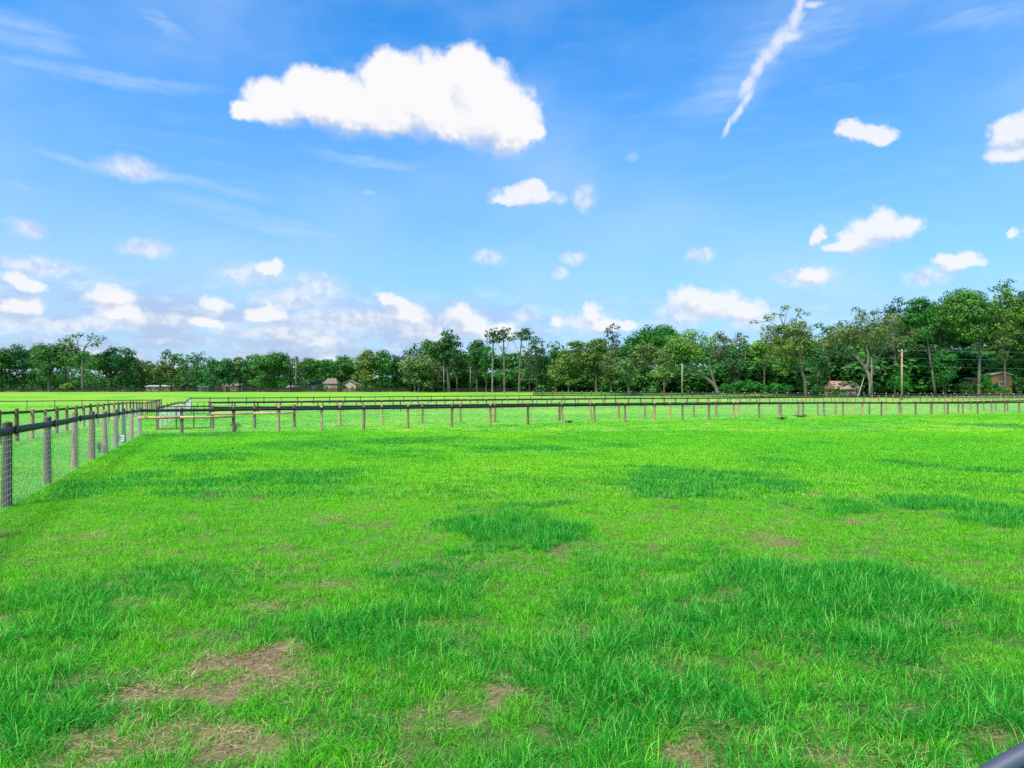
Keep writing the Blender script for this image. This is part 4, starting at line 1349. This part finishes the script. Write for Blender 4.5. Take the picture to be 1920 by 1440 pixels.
def woodland():
    wc = bpy.data.collections.new('wood_prototypes')
    rng = np.random.default_rng(77)
    for i in range(5):
        L = []
        for j in range(22):
            d = rng.normal(0, 1, 3); d /= np.linalg.norm(d); d[2] = abs(d[2]) if rng.random() < .6 else d[2]
            q = rng.uniform(.5, 1)
            L.append((np.array([d[0] * 4.2 * q, d[1] * 4.2 * q, 8 + d[2] * 5 * q]), rng.uniform(1.4, 2.4)))
        for j in range(5):
            L.append((np.array([rng.uniform(-3, 3), rng.uniform(-3, 3), rng.uniform(1.0, 2.8)]), rng.uniform(1.2, 1.8)))
        me = crown_mesh(L, .62, .9, rng)
        o = bpy.data.objects.new('wood_%02d' % i, me)
        wc.objects.link(o)
    for i in range(3):        # undergrowth, leafy down to the ground
        L = [(np.array([rng.uniform(-5, 5), rng.uniform(-5, 5), rng.uniform(2, 11)]), rng.uniform(2.2, 3.4)) for j in range(22)]
        me = crown_mesh(L, .9, .9, rng, squash=1.0, low=-1)
        o = bpy.data.objects.new('wood_%02d' % (5 + i), me)
        wc.objects.link(o)
    pts, sc = [], []
    def row(x0, x1, D, topf, n):
        for i in range(n):
            x = x0 + (x1 - x0) * (i + rng.uniform(-.3, .3)) / n
            d = D + rng.uniform(-8, 8)
            H = (HY - topf(x)) * d / F + CAMZ - gz1(ux(x, d), d)
            pts.append((ux(x, d), d, gz1(ux(x, d), d) - .5)); sc.append(H / 14.2)
    tops = lambda x: float(np.interp(x, [-100, 0, 100, 200, 265, 320, 400, 500, 600, 700, 760, 830, 880, 930, 1000, 1060, 1150, 1250, 1350, 1450, 1550, 1650, 1750, 1850, 2000], [648, 648, 644, 652, 680, 676, 680, 672, 680, 672, 672, 640, 655, 650, 655, 652, 640, 628, 636, 632, 620, 590, 562, 550, 540]))
    row(-120, 770, 286, tops, 38)
    row(-120, 770, 316, lambda x: tops(x) + 3, 38)
    row(770, 1180, 272, tops, 22)
    row(770, 1180, 300, tops, 20)
    row(1180, 1560, 240, tops, 16)
    row(1180, 1560, 262, tops, 14)
    row(1540, 2060, 226, tops, 22)
    row(1540, 2060, 248, tops, 22)
    nw = len(pts)
    low = lambda x: float(np.interp(x, [0, 760, 900, 1300, 1500, 2000], [701, 702, 690, 682, 665, 640])) + rng.uniform(-7, 7)
    row(-120, 760, 268, low, 44); row(-120, 760, 284, low, 44)
    row(760, 1200, 250, low, 34); row(760, 1200, 262, low, 34)
    row(1180, 1560, 214, low, 34); row(1180, 1560, 226, low, 34)
    row(1500, 2060, 204, low, 34); row(1500, 2060, 212, low, 34)
    P = np.array(pts); n = len(P); s = np.array(sc)
    sxy = s ** .8
    sxy[nw:] = s[nw:] * 1.6
    ids = rng.integers(0, 5, n)
    ids[nw:] = rng.integers(5, 8, n - nw)
    o = scatter_obj('woodland', P, np.stack([np.zeros(n), np.zeros(n), rng.uniform(0, 6.28, n)], -1), np.stack([sxy, sxy, s], -1), ids, wc, {}, M['foliage'])
    o.color = (.040, .16, .030, 1)
    for q in wc.objects:
        q.color = (.040, .16, .030, 1)
    tag(o, 'dark wood of distant trees closing the view behind the front row', 'woodland', kind='stuff')
woodland()

# ------------------------------------------------------------ houses behind the trees
def house(name, label, x0, x1, ytop, D, wall, roof, kind='gable', eave=None, depth=6.0, wins=2, door=True, gap=0.0):
    k = D / F
    xc = (x0 + x1) / 2
    X0 = ux(xc, D); Z0 = gz1(X0, D)
    w = (x1 - x0) * k
    H = (HY - ytop) * k + CAMZ - Z0
    he = H * .58 if eave is None else (HY - eave) * k + CAMZ - Z0
    root = empty(name, (X0, D, Z0))
    tag(root, label, 'house', 'houses half hidden behind the trees')
    wi = w * .94
    b = MB()
    b.box((0, depth / 2, he / 2 - .2), (wi, depth, he + .4))
    put('wall', b.mesh('wall', M[wall]), root)
    ov = .35
    if kind == 'gable':       # ridge along the front
        r = MB(); y0, y1, ym = -ov, depth + ov, depth / 2
        hx = w / 2
        r.add([(-hx, y0, he), (hx, y0, he), (hx, ym, H), (-hx, ym, H), (-hx, y1, he), (hx, y1, he),
               (-hx, y0, he - .18), (hx, y0, he - .18), (hx, y1, he - .18), (-hx, y1, he - .18)],
              [(0, 1, 2, 3), (3, 2, 5, 4), (6, 7, 1, 0), (7, 8, 5, 2, 1), (9, 6, 0, 3, 4), (8, 9, 4, 5), (6, 9, 8, 7)])
    elif kind == 'hip':
        r = MB(); hx = w / 2; q = w * .28
        r.add([(-hx, -ov, he), (hx, -ov, he), (hx, depth + ov, he), (-hx, depth + ov, he), (-q, depth / 2, H), (q, depth / 2, H), (-hx, -ov, he - .16), (hx, -ov, he - .16), (hx, depth + ov, he - .16), (-hx, depth + ov, he - .16)],
              [(0, 1, 5, 4), (1, 2, 5), (2, 3, 4, 5), (3, 0, 4), (6, 7, 1, 0), (7, 8, 2, 1), (8, 9, 3, 2), (9, 6, 0, 3), (6, 9, 8, 7)])
    else:                      # gable end faces the field
        r = MB(); hx = w / 2
        for s in (-1, 1):
            r.add([(0, -ov, H), (s * hx, -ov, he), (s * hx, depth, he), (0, depth, H), (0, -ov, H - .2), (s * hx, -ov, he - .2), (s * hx, depth, he - .2), (0, depth, H - .2)],
                  [(0, 1, 2, 3), (4, 5, 6, 7), (0, 1, 5, 4), (1, 2, 6, 5), (2, 3, 7, 6), (3, 0, 4, 7)])
        g = MB(); g.add([(-wi / 2, 0, he - .02), (wi / 2, 0, he - .02), (0, 0, H - .25), (-wi / 2, .2, he - .02), (wi / 2, .2, he - .02), (0, .2, H - .25)], [(0, 1, 2), (5, 4, 3), (0, 3, 4, 1), (1, 4, 5, 2), (2, 5, 3, 0)])
        put('gable', g.mesh('gable', M[wall]), root)
    put('roof', r.mesh('roof', M[roof]), root)
    slots = wins + (1 if door else 0)
    for i in range(slots):
        cx = -wi / 2 + wi * (i + .5) / slots
        if door and i == slots // 2:
            d = put('door', MB().box((cx, -.04, 1.0), (.95, .08, 2.05)).mesh('door', M['brown_roof']), root)
            continue
        ww, wh = min(1.3, wi / slots * .55), min(1.1, he * .42)
        f = MB()
        for s in (-1, 1):
            f.box((cx + s * ww / 2, -.03, he * .58), (.09, .08, wh + .09))
            f.box((cx, -.03, he * .58 + s * wh / 2), (ww - .09, .08, .09))
        f.box((cx, -.03, he * .58), (.05, .06, wh - .09))
        fo = put('window', f.mesh('window', M['white']), root)
        put('pane', MB().box((cx, -.012, he * .58), (ww - .09, .02, wh - .09)).mesh('pane', M['glass']), fo)
    return root

house('barn', 'tan barn with a steep brown shingled roof left of centre', 605, 633, 709, 240, 'tan_wall', 'brown_roof', 'hip', 719, 5, 1)
house('cream_house', 'small cream house immediately left of the tan barn', 578, 600, 716, 246, 'cream', 'brown_roof', 'gable', 722, 6, 1)
house('cream_house', 'cream house with a dark opening right of the tan barn', 641, 668, 712, 247, 'cream', 'brown_roof', 'end', 720, 6, 1)
house('cream_house', 'tan house with a low gable behind the round bluish oak', 394, 424, 717, 248, 'cream', 'brown_roof', 'end', 725, 6, 1)
house('cream_house', 'low cream house right of the round bluish oak', 430, 462, 719, 250, 'cream', 'brown_roof', 'gable', 723, 6, 2)
house('shed', 'low grey blue shed under the open crowned trees', 371, 391, 721, 244, 'grey_wall', 'pale_roof', 'gable', 724, 4, 1, False)
house('white_house', 'long pale house low behind the trees left of the grey shed', 272, 340, 722, 262, 'cream', 'pale_roof', 'gable', 724, 7, 4)
house('white_house', 'pale house glimpsed behind the domed oak', 536, 556, 723, 250, 'cream', 'pale_roof', 'gable', 726, 6, 1)
house('cream_house', 'tan house with a brown roof in the centre gap', 866, 903, 712, 246, 'cream', 'brown_roof', 'gable', 719, 6, 2)
house('white_house', 'white house glimpsed under the layered tree right of centre', 1052, 1086, 712, 250, 'white', 'pale_roof', 'gable', 719, 6, 2)
house('pink_roofed_house', 'low house with a wide pink roof behind the mossy oak', 1566, 1614, 714, 190, 'cream', 'pink_roof', 'gable', 729, 7, 3)
oh = house('orange_brown_house', 'orange brown house with a pale flat roof edge at the right', 1858, 1899, 697, 186, 'orange_wall', 'pale_roof', 'end', 702, 7, 1, False)
house('garage', 'low orange brown wing left of the house at the right', 1822, 1852, 707, 190, 'orange_wall', 'pale_roof', 'gable', 710, 5, 1, False)

def strip(name, x0, x1, D, w, lift, m):
    n = 30
    V, Fq = [], []
    for i in range(n + 1):
        x = ux(x0 + (x1 - x0) * i / n, D)
        V += [(x, D - w / 2, gz1(x, D - w / 2) + lift), (x, D + w / 2, gz1(x, D + w / 2) + lift)]
    for i in range(n):
        Fq.append((2 * i, 2 * i + 2, 2 * i + 3, 2 * i + 1))
    o = put(name, MB().add(V, Fq).mesh(name, M[m]))
    tag(o, kind='structure', label='pale road passing behind the trees')
strip('road', -300, 760, 268, 7, .08, 'road')

# ------------------------------------------------------------ utility poles and lines
def pole(name, label, x, D, top, r=.15, arm=False, lamp=False, m='pole_wood', wood='pole_wood', base_dx=0.0):
    k = D / F
    X0 = ux(x, D); Z0 = gz1(X0, D)
    H = (HY - top) * k + CAMZ - Z0
    root = empty(name, (X0, D, Z0))
    tag(root, label, 'pole', 'utility poles')
    put('shaft', MB().tube([(0, 0, -.3), (0, 0, H * .5), (0, 0, H)], [r * 1.2, r, r * .8], 10).mesh('shaft', M[m], True), root)
    if arm:
        put('crossarm', MB().box((0, -.16, H - .45), (2.0, .1, .12)).mesh('crossarm', M['pole_wood']), root)
        im = MB().tube([(0, 0, 0), (0, 0, .08), (0, 0, .16), (0, 0, .22)], [.04, .07, .05, .03], 8).mesh('insulator', M['white'])
        for s in (-.85, 0, .85):
            put('insulator', im, root, (s, -.16, H - .39))
        put('transformer_bracket', MB().box((0, -.2, H - 1.9), (.5, .08, .08)).mesh('transformer_bracket', M['cable']), root)
    if lamp:
        put('lamp_arm', MB().tube([(0, 0, H * .66), (-.35, -.5, H * .7), (-.4, -.9, H * .7)], .04, 6).mesh('lamp_arm', M['white']), root)
        put('lamp_head', MB().tube([(-.4, -.9, H * .7 + .12), (-.4, -.9, H * .7), (-.4, -.9, H * .7 - .25)], [.12, .30, .2], 10).mesh('lamp_head', M['white'], True), root)
    return root, Vector((X0, D, Z0 + H))
_, pA = pole('utility_pole', 'yellowish wooden utility pole with crossarm at the right', 1691, 163, 655, .22, arm=True)
_, pB = pole('utility_pole', 'grey pole beside the trunk of the mossy oak', 1634.5, 175, 671, .18, m='bark_pale')
pole('utility_pole', 'slim pale pole left of the leaning live oak', 1279, 186, 681, .17, m='pole_wood')
pole('utility_pole', 'pale pole with a small white lamp left of the barn', 555, 233, 668, .22, lamp=True, m='bark_pale')
pole('utility_pole', 'thin pole in the centre gap behind the tan house roof', 882, 232, 687, .16, m='bark_pale')

def wire_run(label, A, B, sag):
    A, B = Vector(A), Vector(B)
    P = [A.lerp(B, i / 16) - Vector((0, 0, sag * 4 * (i / 16) * (1 - i / 16))) for i in range(17)]
    o = put('power_line', MB().tube(P, .03, 5).mesh('power_line', M['cable']))
    tag(o, label, 'cable', 'power lines between the poles')
R_ = Vector((ux(2120, 168), 168, 0))
zr = pA.z - .1
wire_run('highest power line right of the wooden utility pole', (pA.x + .85, pA.y - .16, pA.z - .2), (R_.x, R_.y, zr - .1), .35)
wire_run('second power line down right of the wooden utility pole', (pA.x + .2, pA.y - .2, pA.z - 2.1), (R_.x, R_.y, zr - 2.0), .35)
wire_run('lowest power line right of the wooden utility pole', (pA.x + .2, pA.y, pA.z - 4.0), (R_.x, R_.y, zr - 4.2), .35)
wire_run('power line from the utility pole to the grey pole', (pA.x - .2, pA.y - .1, pA.z - 1.9), (pB.x, pB.y - .2, pB.z - .1), .15)
wire_run('power line left of the grey pole', (pB.x - .2, pB.y - .2, pB.z - .6), (ux(1545, 182), 182, pB.z - 1.2), .3)
gw = put('guy_brace', MB().tube([wp(1608, 746, 172) , wp(1620, 708, 176)], [.12, .09], 6).mesh('guy_brace', M['pole_wood']))
tag(gw, 'slanting yellow wooden brace left of the mossy oak trunk', 'brace')

# ------------------------------------------------------------ weeds by the fence
def weed(name, label, x, y, hgt, wid, col, n=26, cat='weed', seed=1):
    D = depth_at(y)
    X0 = ux(x, D)
    rg = random.Random(seed)
    root = empty(name, (X0, D, gz1(X0, D)))
    tag(root, label, cat)
    st, lf = MB(), MB()
    for i in range(n):
        a = rg.uniform(0, 6.28); q = rg.uniform(.1, 1)
        e = Vector((math.cos(a) * wid * q, math.sin(a) * wid * q, hgt * rg.uniform(.5, 1)))
        m_ = Vector((e.x * .4, e.y * .4, e.z * .65))
        st.tube([(0, 0, 0), m_, e], [.008, .006, .003], 4, False)
        for j in range(5):
            p = m_.lerp(e, j / 4)
            d = Vector((rg.uniform(-1, 1), rg.uniform(-1, 1), rg.uniform(-.2, .6))).normalized() * rg.uniform(.07, .15)
            s = d.cross(Vector((0, 0, 1))).normalized() * .03
            lf.add([p, p + d * .5 + s, p + d, p + d * .5 - s], [(0, 1, 2, 3)])
    put('stem', st.mesh('stem', M['foliage']), root).color = (*col, 1)
    f = put('leaves', lf.mesh('leaves', M['foliage']), root)
    f['kind'] = 'stuff'
    f.color = (*col, 1)
weed('leafy_weed', 'dark leafy weed growing at the foot of a post near the gate', 441, 811, .62, .32, (.025, .12, .035), seed=3)
weed('dry_weed', 'yellowish dry weed clump before the long fence right of centre', 1466, 787, .22, .6, (.34, .30, .08), 40, seed=4)
weed('dry_weed', 'straw coloured weed clump right of the other dry clump by the fence', 1500, 783, .26, .8, (.40, .30, .10), 40, seed=5)
weed('wildflower', 'small orange weed behind the left mesh fence', 187, 851, .36, .10, (.42, .20, .08), 14, seed=6)
weed('grass_clump', 'pale dry tussock by the fence line in mid field', 1068, 794, .2, .35, (.25, .30, .08), 30, seed=7)

# ------------------------------------------------------------ cart corner at the lower right
def cart():
    m, nt, b = mat('blue_grey_trim')
    b.inputs['Base Color'].default_value = (.045, .055, .09, 1)
    b.inputs['Roughness'].default_value = .6
    M['trim'] = m
    M['panel'] = simple('dark_brown_panel', (.022, .019, .012), .35, var=.2)
    D = 1.15
    root = empty('cart', (ux(2050, D), D, gz1(1, 1)))
    tag(root, 'dark cart with a rounded blue grey rim at the lower right corner', 'cart')
    o = Vector(root.location)
    pts = [(1800, 1486), (1855, 1452), (1908, 1421), (1966, 1393), (2050, 1366), (2200, 1358), (2400, 1360), (2560, 1376), (2660, 1430), (2690, 1560), (2680, 1800), (2550, 1930), (1960, 1930), (1800, 1850), (1750, 1680), (1755, 1540), (1790, 1480)]
    P = [wp(x, y, D) - o for x, y in pts]
    P = smooth_path(P, 5)
    put('rim', MB().tube(P, .0155, 12, False).mesh('rim', M['trim'], True), root)
    v = [p + Vector((0, .004, 0)) for p in P[:-1]]
    n = len(v)
    back = [p + Vector((.30, .35, -.28)) for p in v]
    pm = MB().add(v + back, [tuple(range(n))] + [tuple(range(2 * n - 1, n - 1, -1))] + [(i, (i + 1) % n, n + (i + 1) % n, n + i) for i in range(n)])
    put('body_panel', pm.mesh('body_panel', M['panel']), root)
    for x in (1900, 2500):
        c = wp(x, 1930, D) - o
        w = MB()
        for i in range(24):
            pass
        ring = [(c.x, c.y + .17 + .19 * math.cos(a * math.pi / 10), .24 + .19 * math.sin(a * math.pi / 10)) for a in range(21)]
        w.tube(ring, .055, 8, False)
        wl = put('wheel', w.mesh('wheel', M['black_metal'], True), root)
        put('hub', MB().tube([(c.x - .05, c.y + .17, .24), (c.x + .05, c.y + .17, .24)], .14, 14).mesh('hub', M['trim']), wl)
        put('axle_leg', MB().tube([(c.x, c.y + .17, .24), (c.x, c.y + .17, c.z + .03)], .03, 8).mesh('axle_leg', M['black_metal']), root)
cart()
